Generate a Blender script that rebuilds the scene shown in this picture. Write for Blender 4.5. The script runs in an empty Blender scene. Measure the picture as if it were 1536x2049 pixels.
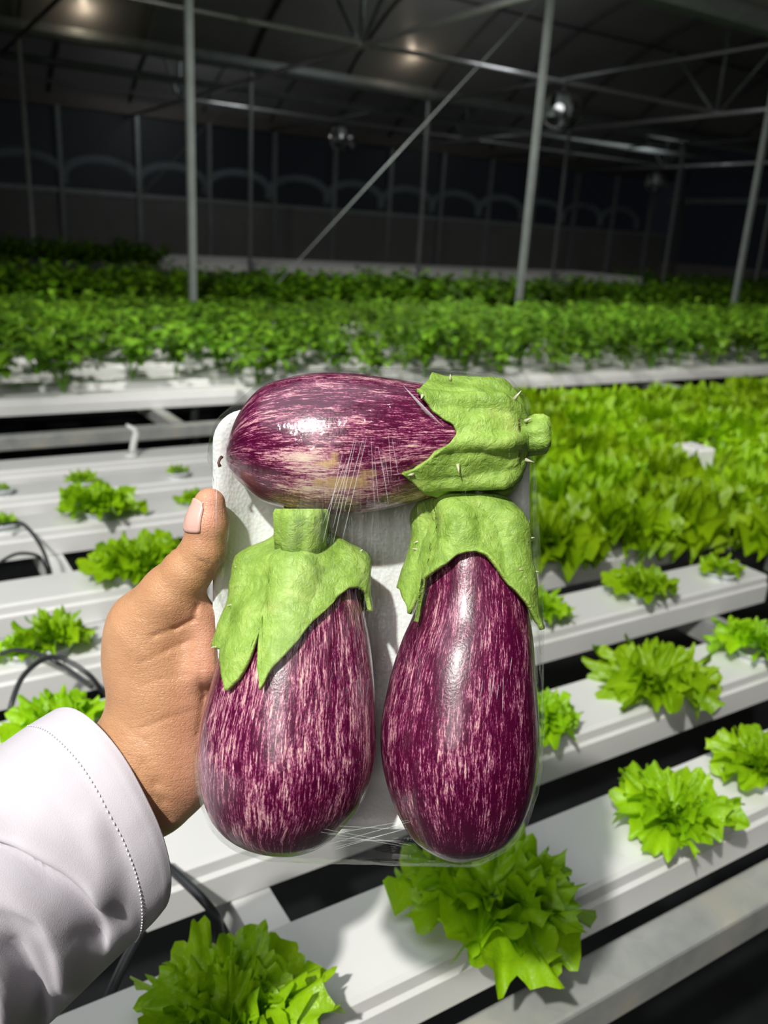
import bpy, bmesh, math, random
import numpy as np
from mathutils import Vector, Matrix, noise
from mathutils.bvhtree import BVHTree

scene = bpy.context.scene
COL = scene.collection
rnd = random.Random(7)
PI = math.pi

# ------------------------------------------------------------------ camera
CAMZ = 1.55
F_PX = 1667.0
AX = np.array([[0.8529, -0.519, 0.057], [0.1177, 0.2974, 0.9475], [0.5087, 0.8014, -0.3147]])
AX[2] /= np.linalg.norm(AX[2])
AX[0] -= AX[2] * (AX[0] @ AX[2]); AX[0] /= np.linalg.norm(AX[0])
AX[1] = np.cross(AX[0], AX[2]) * 1.0
CAM = np.array([0.0, 0.0, CAMZ])
cd = bpy.data.cameras.new('camera')
cd.sensor_fit = 'AUTO'; cd.sensor_width = 36.0
cd.lens = F_PX / 2049.0 * 36.0
cd.clip_start = 0.02; cd.clip_end = 200
cd.dof.use_dof = True; cd.dof.focus_distance = 0.425; cd.dof.aperture_fstop = 9.5
cam = bpy.data.objects.new('camera', cd); COL.objects.link(cam)
M = Matrix.Identity(4)
for i in range(3):
    M[i][0] = AX[0][i]; M[i][1] = AX[1][i]; M[i][2] = -AX[2][i]; M[i][3] = CAM[i]
cam.matrix_world = M
scene.camera = cam

# ------------------------------------------------------------------ world, lamps, exposure
wd = bpy.data.worlds.new('night'); scene.world = wd; wd.use_nodes = True
wd.node_tree.nodes['Background'].inputs[0].default_value = (0.012, 0.014, 0.018, 1)
wd.node_tree.nodes['Background'].inputs[1].default_value = 0.3
scene.view_settings.view_transform = 'Standard'
scene.view_settings.look = 'None'
scene.view_settings.exposure = 0.0
scene.view_settings.gamma = 1.0
scene.view_settings.use_curve_mapping = False

def lamp(name, kind, loc, power, color, radius, aim=None, cone=120, blend=0.5):
    l = bpy.data.lights.new(name, kind); l.energy = power; l.color = color; l.shadow_soft_size = radius
    if kind == 'SPOT':
        l.spot_size = math.radians(cone); l.spot_blend = blend
    o = bpy.data.objects.new(name, l); COL.objects.link(o); o.location = loc
    if aim is not None:
        o.rotation_euler = (Vector(aim) - Vector(loc)).to_track_quat('-Z', 'Y').to_euler()
    return o

lamp('key_lamp', 'SPOT', (-1.33, -0.64, 3.37), 390, (1.0, 0.97, 0.92), 0.045, (0.9, 1.1, 0.9), 110, 0.6)
lamp('second_bed_lamp', 'SPOT', (0.3, 2.2, 3.3), 300, (1.0, 0.97, 0.92), 0.08, (2.6, 4.4, 0.95), 80, 0.7)
lamp('far_bed_lamp', 'SPOT', (2.4, 3.9, 3.3), 300, (1.0, 0.97, 0.92), 0.10, (4.9, 4.9, 0.95), 100, 0.8)
lamp('right_bed_lamp', 'SPOT', (1.6, 0.2, 3.3), 190, (1.0, 0.97, 0.92), 0.10, (3.1, 1.9, 0.95), 70, 0.8)
lamp('added_bay_fill', 'SPOT', (-0.5, 0.6, 3.3), 130, (0.93, 0.96, 1.0), 1.5, (0.4, 1.4, 0.9), 150, 0.7)  # added wide soft fill that lifts the shadows, not a greenhouse fixture
lamp('added_front_fill', 'SPOT', (-2.2, -2.2, 3.0), 110, (1.0, 0.97, 0.94), 0.8, (0.3, 0.5, 1.1), 100, 0.8)  # added fill from behind the camera, softens tray, hand and eggplants
lamp('added_middle_roof_fill', 'POINT', (6.5, 8.2, 3.6), 20, (0.95, 0.98, 1.0), 0.5)  # added ambient light for the middle bay roof, no fixture there
lamp('added_far_roof_fill', 'POINT', (5.5, 13.9, 3.7), 20, (0.95, 0.98, 1.0), 0.5)  # added the same way to brighten the far bay and its roof
lamp('added_far_right_fill', 'POINT', (13.5, 12.0, 3.6), 18, (0.95, 0.98, 1.0), 0.5)  # added to raise the dark far right, no source hangs here

# ------------------------------------------------------------------ object helpers
def mesh(name, V, F, smooth=True, attrs=None):
    me = bpy.data.meshes.new(name)
    me.from_pydata(np.asarray(V, dtype=float).tolist(), [], F if isinstance(F, list) else F.tolist())
    me.update()
    if smooth:
        me.polygons.foreach_set('use_smooth', np.ones(len(me.polygons), dtype=bool))
    if attrs:
        for k, a in attrs.items():
            a = np.asarray(a, dtype=np.float32)
            if a.ndim == 2:
                at = me.attributes.new(k, 'FLOAT_VECTOR', 'POINT'); at.data.foreach_set('vector', a.ravel())
            else:
                at = me.attributes.new(k, 'FLOAT', 'POINT'); at.data.foreach_set('value', a)
    return me

def link(name, me, mat=None, parent=None, loc=None):
    o = bpy.data.objects.new(name, me); COL.objects.link(o)
    if mat is not None and me is not None and len(me.materials) == 0:
        me.materials.append(mat)
    if parent is not None: o.parent = parent
    if loc is not None: o.location = loc
    return o

def tag(o, label=None, cat=None, group=None, kind=None):
    if label: o['label'] = label
    if cat: o['category'] = cat
    if group: o['group'] = group
    if kind: o['kind'] = kind
    return o

def thing(name, label, cat, loc, group=None, mat4=None):
    o = bpy.data.objects.new(name, None); COL.objects.link(o)
    o.empty_display_size = 0.05
    if mat4 is not None: o.matrix_world = mat4
    else: o.location = loc
    return tag(o, label, cat, group)

class MB:
    def __init__(s): s.V = []; s.F = []
    def add(s, V, F):
        n = len(s.V); s.V += [tuple(v) for v in V]; s.F += [tuple(i + n for i in f) for f in F]
    def box(s, lo, hi):
        x0, y0, z0 = lo; x1, y1, z1 = hi
        s.add([(x0,y0,z0),(x1,y0,z0),(x1,y1,z0),(x0,y1,z0),(x0,y0,z1),(x1,y0,z1),(x1,y1,z1),(x0,y1,z1)],
              [(0,3,2,1),(4,5,6,7),(0,1,5,4),(1,2,6,5),(2,3,7,6),(3,0,4,7)])
    def tube(s, pts, r, n=8, cap=True):
        P = [Vector(p) for p in pts]; rs = r if isinstance(r, (list, tuple)) else [r] * len(P)
        V = []; F = []; up = None
        for i, p in enumerate(P):
            t = (P[min(i+1, len(P)-1)] - P[max(i-1, 0)]).normalized()
            if up is None:
                up = Vector((0, 0, 1)) if abs(t.z) < 0.9 else Vector((1, 0, 0))
            a = t.cross(up).normalized(); b = a.cross(t).normalized(); up = b
            for k in range(n):
                w = 2 * PI * k / n
                V.append(p + (a * math.cos(w) + b * math.sin(w)) * rs[i])
        for i in range(len(P) - 1):
            for k in range(n):
                k2 = (k + 1) % n
                F.append((i*n+k, i*n+k2, (i+1)*n+k2, (i+1)*n+k))
        if cap:
            F.append(tuple(range(n-1, -1, -1))); F.append(tuple((len(P)-1)*n + k for k in range(n)))
        s.add(V, F)
    def lathe(s, prof, n=24, c=(0, 0, 0)):
        V = []; F = []
        for (r, z) in prof:
            for k in range(n):
                w = 2*PI*k/n; V.append((c[0]+r*math.cos(w), c[1]+r*math.sin(w), c[2]+z))
        for i in range(len(prof)-1):
            for k in range(n):
                k2 = (k+1) % n; F.append((i*n+k, i*n+k2, (i+1)*n+k2, (i+1)*n+k))
        s.add(V, F)
    def mesh(s, name, smooth=False): return mesh(name, s.V, s.F, smooth)
    def obj(s, name, mat, parent=None, origin=(0, 0, 0), smooth=False):
        o = np.array(origin); me = mesh(name, np.array(s.V) - o, s.F, smooth)
        return link(name, me, mat, parent, None if parent is not None else tuple(origin))

def edge_smooth(o, deg=40):
    me = o.data
    me.polygons.foreach_set('use_smooth', np.ones(len(me.polygons), dtype=bool))
    me.set_sharp_from_angle(angle=math.radians(deg))
    return o

# ------------------------------------------------------------------ materials
class NT:
    def __init__(s, name):
        s.m = bpy.data.materials.new(name); s.m.use_nodes = True
        s.t = s.m.node_tree; s.N = s.t.nodes; s.b = s.N['Principled BSDF']; s.out = s.N['Material Output']
    def n(s, typ, **kw):
        x = s.N.new(typ)
        for k, v in kw.items():
            if hasattr(x, k): setattr(x, k, v)
            else: x.inputs[k.replace('_', ' ')].default_value = v
        return x
    def l(s, a, b): s.t.links.new(a, b)
    def val(s, **kw):
        for k, v in kw.items(): s.b.inputs[k.replace('_', ' ')].default_value = v
    def noise(s, scale, detail=3, rough=0.5, vec=None, dist=0.0):
        x = s.N.new('ShaderNodeTexNoise'); x.inputs['Scale'].default_value = scale
        x.inputs['Detail'].default_value = detail; x.inputs['Roughness'].default_value = rough
        x.inputs['Distortion'].default_value = dist
        if vec is not None: s.l(vec, x.inputs['Vector'])
        return x
    def ramp(s, fac, stops):
        x = s.N.new('ShaderNodeValToRGB'); e = x.color_ramp.elements
        while len(e) < len(stops): e.new(0.5)
        for i, (p, c) in enumerate(stops):
            e[i].position = p; e[i].color = (c[0], c[1], c[2], 1) if not isinstance(c, (int, float)) else (c, c, c, 1)
        s.l(fac, x.inputs['Fac']); return x
    def mix(s, fac, a, b):
        x = s.N.new('ShaderNodeMix'); x.data_type = 'RGBA'
        for sock, v in ((x.inputs[0], fac), (x.inputs[6], a), (x.inputs[7], b)):
            if hasattr(v, 'is_linked'): s.l(v, sock)
            elif isinstance(v, (int, float)): sock.default_value = v
            else: sock.default_value = (*v, 1)
        return x.outputs[2]
    def math(s, op, a, b=None, clamp=False):
        x = s.N.new('ShaderNodeMath'); x.operation = op; x.use_clamp = clamp
        for i, v in enumerate((a, b)):
            if v is None: continue
            if isinstance(v, (int, float)): x.inputs[i].default_value = v
            else: s.l(v, x.inputs[i])
        return x.outputs[0]
    def bump(s, h, strength=0.3, dist=0.01, normal=None):
        x = s.N.new('ShaderNodeBump'); x.inputs['Strength'].default_value = strength; x.inputs['Distance'].default_value = dist
        s.l(h, x.inputs['Height'])
        if normal is not None: s.l(normal, x.inputs['Normal'])
        return x.outputs['Normal']
    def obj(s): return s.N.new('ShaderNodeTexCoord').outputs['Object']
    def attr(s, name):
        x = s.N.new('ShaderNodeAttribute'); x.attribute_name = name; return x
    def base(s, c): s.l(c, s.b.inputs['Base Color'])
    def normal(s, c): s.l(c, s.b.inputs['Normal'])

def simple(name, col, rough=0.5, metal=0.0, var=0.0, scale=8, bump=0.0, bscale=60, spec=0.5):
    t = NT(name); t.val(Roughness=rough, Metallic=metal, Specular_IOR_Level=spec)
    t.b.inputs['Base Color'].default_value = (*col, 1)
    if var:
        nz = t.noise(scale, 4, 0.6, t.obj())
        r = t.ramp(nz.outputs['Fac'], [(0.3, tuple(c*(1-var) for c in col)), (0.7, tuple(min(1, c*(1+var)) for c in col))])
        t.base(r.outputs['Color'])
    if bump:
        nb = t.noise(bscale, 4, 0.6, t.obj()); t.normal(t.bump(nb.outputs['Fac'], bump, 0.01))
    return t.m

def m_channel():
    t = NT('white_plastic_channel'); t.val(Roughness=0.38, Specular_IOR_Level=0.45)
    v = t.obj()
    n1 = t.noise(5, 4, 0.6, v); n2 = t.noise(16, 5, 0.7, v)
    a = t.ramp(n1.outputs['Fac'], [(0.35, (0.80, 0.80, 0.775)), (0.7, (0.845, 0.845, 0.83))])
    f = t.ramp(n2.outputs['Fac'], [(0.66, 0.0), (0.78, 0.55)])
    t.base(t.mix(f.outputs['Color'], a.outputs['Color'], (0.60, 0.52, 0.40)))
    return t.m

def m_galv():
    t = NT('galvanised_steel'); t.val(Metallic=0.35, Roughness=0.45)
    v = t.obj()
    vo = t.n('ShaderNodeTexVoronoi'); vo.inputs['Scale'].default_value = 45; t.l(v, vo.inputs['Vector'])
    n = t.noise(9, 4, 0.6, v)
    c = t.ramp(n.outputs['Fac'], [(0.3, (0.38, 0.40, 0.40)), (0.55, (0.55, 0.56, 0.52)), (0.72, (0.66, 0.60, 0.47))])
    bw = t.n('ShaderNodeRGBToBW'); t.l(vo.outputs['Color'], bw.inputs[0])
    t.base(t.mix(t.math('MULTIPLY', bw.outputs[0], 0.25), c.outputs['Color'], (0.30, 0.32, 0.34)))
    r = t.ramp(n.outputs['Fac'], [(0.3, 0.35), (0.7, 0.55)]); t.l(r.outputs['Color'], t.b.inputs['Roughness'])
    return t.m

def m_leaf(name, dark, light, trans=0.35, rough=0.34, yellow=None, bscale=55, bstr=0.35):
    t = NT(name)
    v = t.obj()
    n = t.noise(14, 4, 0.6, v); n2 = t.noise(bscale, 3, 0.55, v)
    stops = [(0.28, dark), (0.68, light)]
    if yellow: stops.append((0.86, yellow))
    c = t.ramp(n.outputs['Fac'], stops)
    oi = t.n('ShaderNodeObjectInfo')
    hs = t.n('ShaderNodeHueSaturation'); t.l(c.outputs['Color'], hs.inputs['Color'])
    t.l(t.math('ADD', t.math('MULTIPLY', oi.outputs['Random'], 0.3), 0.85), hs.inputs['Value'])
    t.l(t.math('ADD', t.math('MULTIPLY', oi.outputs['Random'], 0.01), 0.495), hs.inputs['Hue'])
    t.base(hs.outputs['Color']); t.val(Roughness=rough, Specular_IOR_Level=0.4)
    nb = t.bump(n2.outputs['Fac'], bstr, 0.008); t.normal(nb)
    tr = t.n('ShaderNodeBsdfTranslucent'); t.l(hs.outputs['Color'], tr.inputs['Color']); t.l(nb, tr.inputs['Normal'])
    mx = t.n('ShaderNodeMixShader'); mx.inputs[0].default_value = trans
    t.l(t.b.outputs[0], mx.inputs[1]); t.l(tr.outputs[0], mx.inputs[2]); t.l(mx.outputs[0], t.out.inputs['Surface'])
    return t.m

def m_eggplant(name, lo, seed, mag=0.0):
    t = NT(name)
    a = t.attr('streak'); v = t.n('ShaderNodeVectorMath', operation='MULTIPLY'); t.l(a.outputs['Vector'], v.inputs[0])
    v.inputs[1].default_value = (48, 48, 5.6)
    ad = t.n('ShaderNodeVectorMath', operation='ADD'); t.l(v.outputs[0], ad.inputs[0]); ad.inputs[1].default_value = (seed, seed * 1.7, seed * 0.3)
    n1 = t.noise(1.0, 5, 0.68, ad.outputs[0], 0.35)
    v2 = t.n('ShaderNodeVectorMath', operation='MULTIPLY'); t.l(a.outputs['Vector'], v2.inputs[0]); v2.inputs[1].default_value = (110, 110, 30)
    n2 = t.noise(1.0, 4, 0.7, v2.outputs[0], 0.5)
    v3 = t.n('ShaderNodeVectorMath', operation='MULTIPLY'); t.l(a.outputs['Vector'], v3.inputs[0]); v3.inputs[1].default_value = (7, 7, 1.3)
    n3 = t.noise(1.0, 2, 0.5, v3.outputs[0], 0.2)
    s = t.math('ADD', t.math('MULTIPLY', n1.outputs['Fac'], 0.62), t.math('MULTIPLY', n2.outputs['Fac'], 0.38))
    s = t.math('ADD', s, t.math('MULTIPLY', t.math('SUBTRACT', n3.outputs['Fac'], 0.5), 0.30))
    s = t.math('ADD', s, t.attr('pale').outputs['Fac'])
    r = t.ramp(s, [(lo, (0.070, 0.0020, 0.026)), (lo + 0.035, (0.19, 0.007, 0.074)), (lo + 0.07, (0.42, 0.11, 0.22)),
                   (lo + 0.12, (0.74, 0.46, 0.44)), (lo + 0.22, (0.86, 0.72, 0.58))])
    sc = t.attr('scar')
    n4 = t.noise(160, 4, 0.7, t.obj(), 1.0)
    sm = t.ramp(t.math('ADD', sc.outputs['Fac'], t.math('MULTIPLY', t.math('SUBTRACT', n4.outputs['Fac'], 0.5), 0.9)), [(0.42, 0.0), (0.85, 0.85)])
    col = t.mix(sm.outputs['Color'], r.outputs['Color'], (0.66, 0.44, 0.20))
    t.base(col)
    t.val(Roughness=0.30, Specular_IOR_Level=0.5, Coat_Weight=0.5, Coat_Roughness=0.06)
    nb = t.noise(700, 3, 0.6, t.obj()); t.normal(t.bump(nb.outputs['Fac'], 0.10, 0.002))
    return t.m

def m_calyx():
    t = NT('calyx_green'); v = t.obj()
    n = t.noise(70, 5, 0.62, v, 0.6); n2 = t.noise(260, 4, 0.65, v, 0.8); n3 = t.noise(30, 3, 0.5, v)
    c = t.ramp(n.outputs['Fac'], [(0.3, (0.20, 0.34, 0.045)), (0.52, (0.32, 0.50, 0.085)), (0.72, (0.46, 0.62, 0.15))])
    b = t.ramp(n3.outputs['Fac'], [(0.66, 0.0), (0.80, 0.45)])
    t.base(t.mix(b.outputs['Color'], c.outputs['Color'], (0.40, 0.36, 0.12)))
    t.val(Roughness=0.42, Specular_IOR_Level=0.45, Subsurface_Weight=0.08, Subsurface_Scale=0.004)
    t.b.inputs['Subsurface Radius'].default_value = (0.6, 1.0, 0.2)
    h = t.math('ADD', t.math('MULTIPLY', n.outputs['Fac'], 1.2), n2.outputs['Fac'])
    t.normal(t.bump(h, 0.55, 0.0028))
    return t.m

def m_film():
    t = NT('cling_film'); v = t.obj()
    mp = t.n('ShaderNodeMapping'); mp.inputs['Scale'].default_value = (260, 45, 60); mp.inputs['Rotation'].default_value = (0, 0, 0.2); t.l(v, mp.inputs['Vector'])
    n = t.noise(1.0, 4, 0.65, mp.outputs[0], 0.8); n2 = t.noise(45, 4, 0.6, v, 0.8)
    h = t.math('ADD', n.outputs['Fac'], t.math('MULTIPLY', n2.outputs['Fac'], 1.2))
    nb = t.bump(h, 0.24, 0.0022)
    tr = t.n('ShaderNodeBsdfTransparent'); tr.inputs[0].default_value = (0.985, 0.99, 0.985, 1)
    gl = t.n('ShaderNodeBsdfGlossy'); gl.inputs['Roughness'].default_value = 0.05; t.l(nb, gl.inputs['Normal'])
    fr = t.n('ShaderNodeFresnel'); fr.inputs['IOR'].default_value = 1.42; t.l(nb, fr.inputs['Normal'])
    mx = t.n('ShaderNodeMixShader'); t.l(t.math('MINIMUM', t.math('MULTIPLY', fr.outputs[0], 0.8), 0.16), mx.inputs[0])
    t.l(tr.outputs[0], mx.inputs[1]); t.l(gl.outputs[0], mx.inputs[2]); t.l(mx.outputs[0], t.out.inputs['Surface'])
    return t.m

def m_crease():
    t = NT('film_crease')
    tr = t.n('ShaderNodeBsdfTransparent')
    t.val(Roughness=0.12, Specular_IOR_Level=0.9); t.b.inputs['Base Color'].default_value = (0.92, 0.94, 0.95, 1)
    mx = t.n('ShaderNodeMixShader'); mx.inputs[0].default_value = 0.28
    t.l(tr.outputs[0], mx.inputs[1]); t.l(t.b.outputs[0], mx.inputs[2]); t.l(mx.outputs[0], t.out.inputs['Surface'])
    return t.m

def m_foam():
    t = NT('white_foam'); v = t.obj()
    vo = t.n('ShaderNodeTexVoronoi'); vo.inputs['Scale'].default_value = 480; t.l(v, vo.inputs['Vector'])
    t.b.inputs['Base Color'].default_value = (0.84, 0.855, 0.84, 1)
    t.val(Roughness=0.4, Specular_IOR_Level=0.5, Subsurface_Weight=0.25, Subsurface_Scale=0.006)
    t.normal(t.bump(vo.outputs['Distance'], 0.22, 0.0012))
    return t.m

def m_skin():
    t = NT('skin'); v = t.obj()
    pk = t.attr('pink')
    n = t.noise(45, 5, 0.62, v); n2 = t.noise(170, 3, 0.6, v)
    c = t.ramp(n.outputs['Fac'], [(0.3, (0.50, 0.255, 0.125)), (0.7, (0.60, 0.325, 0.17))])
    p = t.ramp(n.outputs['Fac'], [(0.3, (0.60, 0.265, 0.17)), (0.7, (0.70, 0.36, 0.25))])
    col = t.mix(pk.outputs['Fac'], c.outputs['Color'], p.outputs['Color'])
    f = t.ramp(n2.outputs['Fac'], [(0.62, 0.0), (0.75, 0.25)])
    t.base(t.mix(f.outputs['Color'], col, (0.66, 0.36, 0.25)))
    t.val(Roughness=0.46, Specular_IOR_Level=0.5, Subsurface_Weight=0.12, Subsurface_Scale=0.006)
    t.b.inputs['Subsurface Radius'].default_value = (1.0, 0.35, 0.2)
    mp = t.n('ShaderNodeMapping'); mp.inputs['Scale'].default_value = (430, 760, 500); mp.inputs['Rotation'].default_value = (0, 0, 0.35); t.l(v, mp.inputs['Vector'])
    vo = t.n('ShaderNodeTexVoronoi', feature='DISTANCE_TO_EDGE'); vo.inputs['Scale'].default_value = 1.0; t.l(mp.outputs[0], vo.inputs['Vector'])
    mp2 = t.n('ShaderNodeMapping'); mp2.inputs['Scale'].default_value = (60, 330, 120); mp2.inputs['Rotation'].default_value = (0, 0, 0.33); t.l(v, mp2.inputs['Vector'])
    n3 = t.noise(1.0, 3, 0.6, mp2.outputs[0], 0.8)
    e = t.ramp(vo.outputs['Distance'], [(0.0, 0.0), (0.14, 1.0)])
    b1 = t.bump(e.outputs['Color'], 0.30, 0.0009)
    t.normal(t.bump(n3.outputs['Fac'], 0.22, 0.0016, b1))
    return t.m

def m_shirt():
    t = NT('white_shirt_cotton'); v = t.obj()
    t.b.inputs['Base Color'].default_value = (0.66, 0.63, 0.675, 1)
    t.val(Roughness=0.8, Specular_IOR_Level=0.25, Sheen_Weight=0.15)
    mp = t.n('ShaderNodeMapping'); mp.inputs['Scale'].default_value = (1600, 1600, 1600); mp.inputs['Rotation'].default_value = (0, 0, 0.7); t.l(v, mp.inputs['Vector'])
    n = t.noise(1.0, 2, 0.5, mp.outputs[0])
    n2 = t.noise(60, 3, 0.5, v)
    t.normal(t.bump(t.math('ADD', n.outputs['Fac'], n2.outputs['Fac']), 0.16, 0.0014))
    tr = t.n('ShaderNodeBsdfTranslucent'); tr.inputs[0].default_value = (0.6, 0.57, 0.6, 1)
    mx = t.n('ShaderNodeMixShader'); mx.inputs[0].default_value = 0.10
    t.l(t.b.outputs[0], mx.inputs[1]); t.l(tr.outputs[0], mx.inputs[2]); t.l(mx.outputs[0], t.out.inputs['Surface'])
    return t.m

def m_pane():
    t = NT('dark_film_glazing')
    tr = t.n('ShaderNodeBsdfTransparent'); tr.inputs[0].default_value = (0.75, 0.78, 0.8, 1)
    gl = t.n('ShaderNodeBsdfGlossy'); gl.inputs['Roughness'].default_value = 0.5; gl.inputs[0].default_value = (0.5, 0.5, 0.5, 1)
    mx = t.n('ShaderNodeMixShader'); mx.inputs[0].default_value = 0.06
    t.l(tr.outputs[0], mx.inputs[1]); t.l(gl.outputs[0], mx.inputs[2]); t.l(mx.outputs[0], t.out.inputs['Surface'])
    return t.m

MAT = dict(
    channel=m_channel(), galv=m_galv(),
    post=simple('zinc_post', (0.30, 0.335, 0.325), 0.42, 0.35, 0.15, 6),
    tube=simple('shiny_zinc_tube', (0.68, 0.68, 0.70), 0.3, 0.5, 0.08, 6),
    darksteel=simple('dull_steel', (0.12, 0.13, 0.13), 0.5, 0.4, 0.1, 6),
    roof=simple('roof_film', (0.30, 0.30, 0.29), 0.38, 0.0, 0.12, 1.2, 0.08, 3),
    panel=simple('grey_wall_panel', (0.17, 0.165, 0.16), 0.6, 0.0, 0.1, 2),
    beam=simple('brownish_beam', (0.16, 0.14, 0.125), 0.5, 0.2, 0.1, 4),
    floor=simple('black_weed_fabric', (0.018, 0.019, 0.022), 0.55, 0.0, 0.5, 3, 0.3, 200),
    pane=m_pane(), hoop=simple('pale_hoop', (0.82, 0.84, 0.84), 0.6),
    cup=simple('white_net_cup', (0.74, 0.78, 0.79), 0.4),
    dark=simple('black_plastic', (0.012, 0.013, 0.014), 0.4),
    hose=simple('black_rubber_hose', (0.03, 0.032, 0.036), 0.35),
    lettuce=m_leaf('lettuce_leaf', (0.20, 0.43, 0.005), (0.41, 0.70, 0.010), 0.32, 0.36, (0.55, 0.78, 0.03)),
    block=m_leaf('block_lettuce_leaf', (0.20, 0.41, 0.004), (0.40, 0.66, 0.008), 0.32, 0.4, (0.52, 0.72, 0.02)),
    herb=m_leaf('herb_leaf', (0.09, 0.24, 0.014), (0.24, 0.46, 0.03), 0.30, 0.36, (0.38, 0.52, 0.05)),
    hedge=m_leaf('dense_green_leaf', (0.06, 0.17, 0.004), (0.15, 0.32, 0.008), 0.25, 0.45),
    stem=simple('plant_stem', (0.26, 0.40, 0.08), 0.5),
    calyx=m_calyx(), film=m_film(), crease=m_crease(), foam=m_foam(), skin=m_skin(), shirt=m_shirt(),
    thread=simple('white_thread', (0.86, 0.85, 0.88), 0.6),
    thorn=simple('thorn', (0.62, 0.62, 0.42), 0.4),
    nail=simple('fingernail', (0.74, 0.44, 0.37), 0.22, 0, 0.06, 60, spec=0.6),
    hair=simple('dried_style', (0.10, 0.045, 0.03), 0.6),
    steel=simple('polished_steel', (0.62, 0.62, 0.60), 0.16, 0.95),
)

# ------------------------------------------------------------------ room, in units of H (channel plane is one H below the lens)
H = 0.60
def W(x, y, z): return (x * H, y * H, CAMZ + z * H)
def ray(px, py):
    c = np.array([(px - 768) / F_PX, -(py - 1024.5) / F_PX, 1.0]); return c @ AX
def ground(px, py, z=-1.0):
    d = ray(px, py); return d * (z / d[2])      # in H units
def depth_of(p): return float(np.dot((np.array(p) - CAM), AX[2]))

XA, XB = -8.0, 32.0
YG = [-9.8, -0.4, 9.0, 18.4, 27.8]
ZG = 3.15
S = 4.58; X0 = 3.1
fl = MB(); fl.box(W(XA, YG[0], -CAMZ / H - 0.1), W(XB, YG[4], -CAMZ / H)); tag(fl.obj('floor', MAT['floor']), kind='structure')

# roof arches, one per bay
def arch(y0, y1, u):
    yy = y0 + (y1 - y0) * u
    return yy, ZG + 0.12 + 1.75 * math.sin(PI * u) ** 0.85
for b in range(4):
    V = []; F = []; n = 24
    for x in (XA, XB):
        for i in range(n + 1):
            y, z = arch(YG[b], YG[b+1], i / n); V.append(W(x, y, z + 0.05))
    for i in range(n): F.append((i, i + 1, n + 2 + i, n + 1 + i))
    o = link('ceiling', mesh('ceiling', V, F, True), MAT['roof']); tag(o, kind='structure')
gutter_words = {1: 'roof gutter over the photographer', 2: 'grey roof gutter crossing the upper right corner on the near posts', 3: 'grey roof gutter running along the tops of the far posts'}
for g in (1, 2, 3):
    mb = MB(); y = YG[g]
    pr = [(-0.19, 0.20), (-0.19, 0.06), (-0.12, -0.02), (0.12, -0.02), (0.19, 0.06), (0.19, 0.20)]
    V = [W(x, y + a, ZG + b) for x in (XA, XB) for a, b in pr]
    mb.add(V, [(i, i + 1, i + 7, i + 6) for i in range(5)] + [(5, 0, 6, 11), tuple(range(5, -1, -1)), tuple(range(6, 12))])
    o = mb.obj('roof_gutter', MAT['post'], None, W(X0, y, ZG)); tag(o, gutter_words[g], 'gutter')
# arch ribs under the film
for b, nm in ((1, 'nearest'), (2, 'middle'), (3, 'farthest')):
    for k in range(-2, 12):
        x = X0 + k * S / 2
        if b == 1 and x < 2: continue
        mb = MB(); pts = [W(x, *arch(YG[b], YG[b+1], i / 18)) for i in range(19)]
        mb.tube(pts, 0.018, 6)
        o = mb.obj('roof_rib', MAT['darksteel'], None, pts[0], True)
        tag(o, 'thin dark arched rib under the roof film of the %s bay' % nm, 'roof rib', 'arched ribs of the %s bay' % nm)
# two added warm point lights, no fixtures, imitate glow patches on the film
for px, py, b, pw in ((832, 112, 2, 1.6), (172, 14, 2, 1.6)):
    d = ray(px, py)
    for yy in np.linspace(YG[b] + 4.7, YG[b+1], 200):
        q = d * yy / d[1]
        if q[2] <= arch(YG[b], YG[b+1], (yy - YG[b]) / (YG[b+1] - YG[b]))[1]: last = q
        else: break
    lamp('added_roof_glow', 'POINT', W(last[0], last[1], last[2] - 0.16), pw, (1.0, 0.80, 0.60), 0.04)
# purlins
for b, nm in ((2, 'middle'), (3, 'farthest')):
    for u, sd in ((0.27, 'nearer'), (0.73, 'farther')):
        y, z = arch(YG[b], YG[b+1], u); mb = MB(); mb.tube([W(XA, y, z - 0.03), W(XB, y, z - 0.03)], 0.015, 6)
        tag(mb.obj('roof_purlin', MAT['darksteel'], None, W(X0, y, z), True), 'thin dark purlin along the %s slope of the %s roof bay' % (sd, nm), 'purlin')
# ties at the middle of each bay
for b, lab in ((2, 'bright shiny tie tube crossing the upper left sky of the middle bay'), (3, 'shiny tie tube along the far bay above the dark wall')):
    y = (YG[b] + YG[b+1]) / 2; mb = MB(); mb.tube([W(XA, y, 3.03), W(XB - 0.2, y, 3.03)], 0.026, 10)
    tag(mb.obj('tie_tube', MAT['tube'], None, W(X0, y, 3.03), True), lab, 'tie tube')
mb = MB(); mb.tube([W(XA, 20.6, 3.08), W(XB - 0.2, 20.6, 3.08)], 0.05, 10)
tag(mb.obj('duct_tube', MAT['post'], None, W(X0, 20.6, 3.08), True), 'thick grey tube just behind the far gutter', 'pipe')

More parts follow.
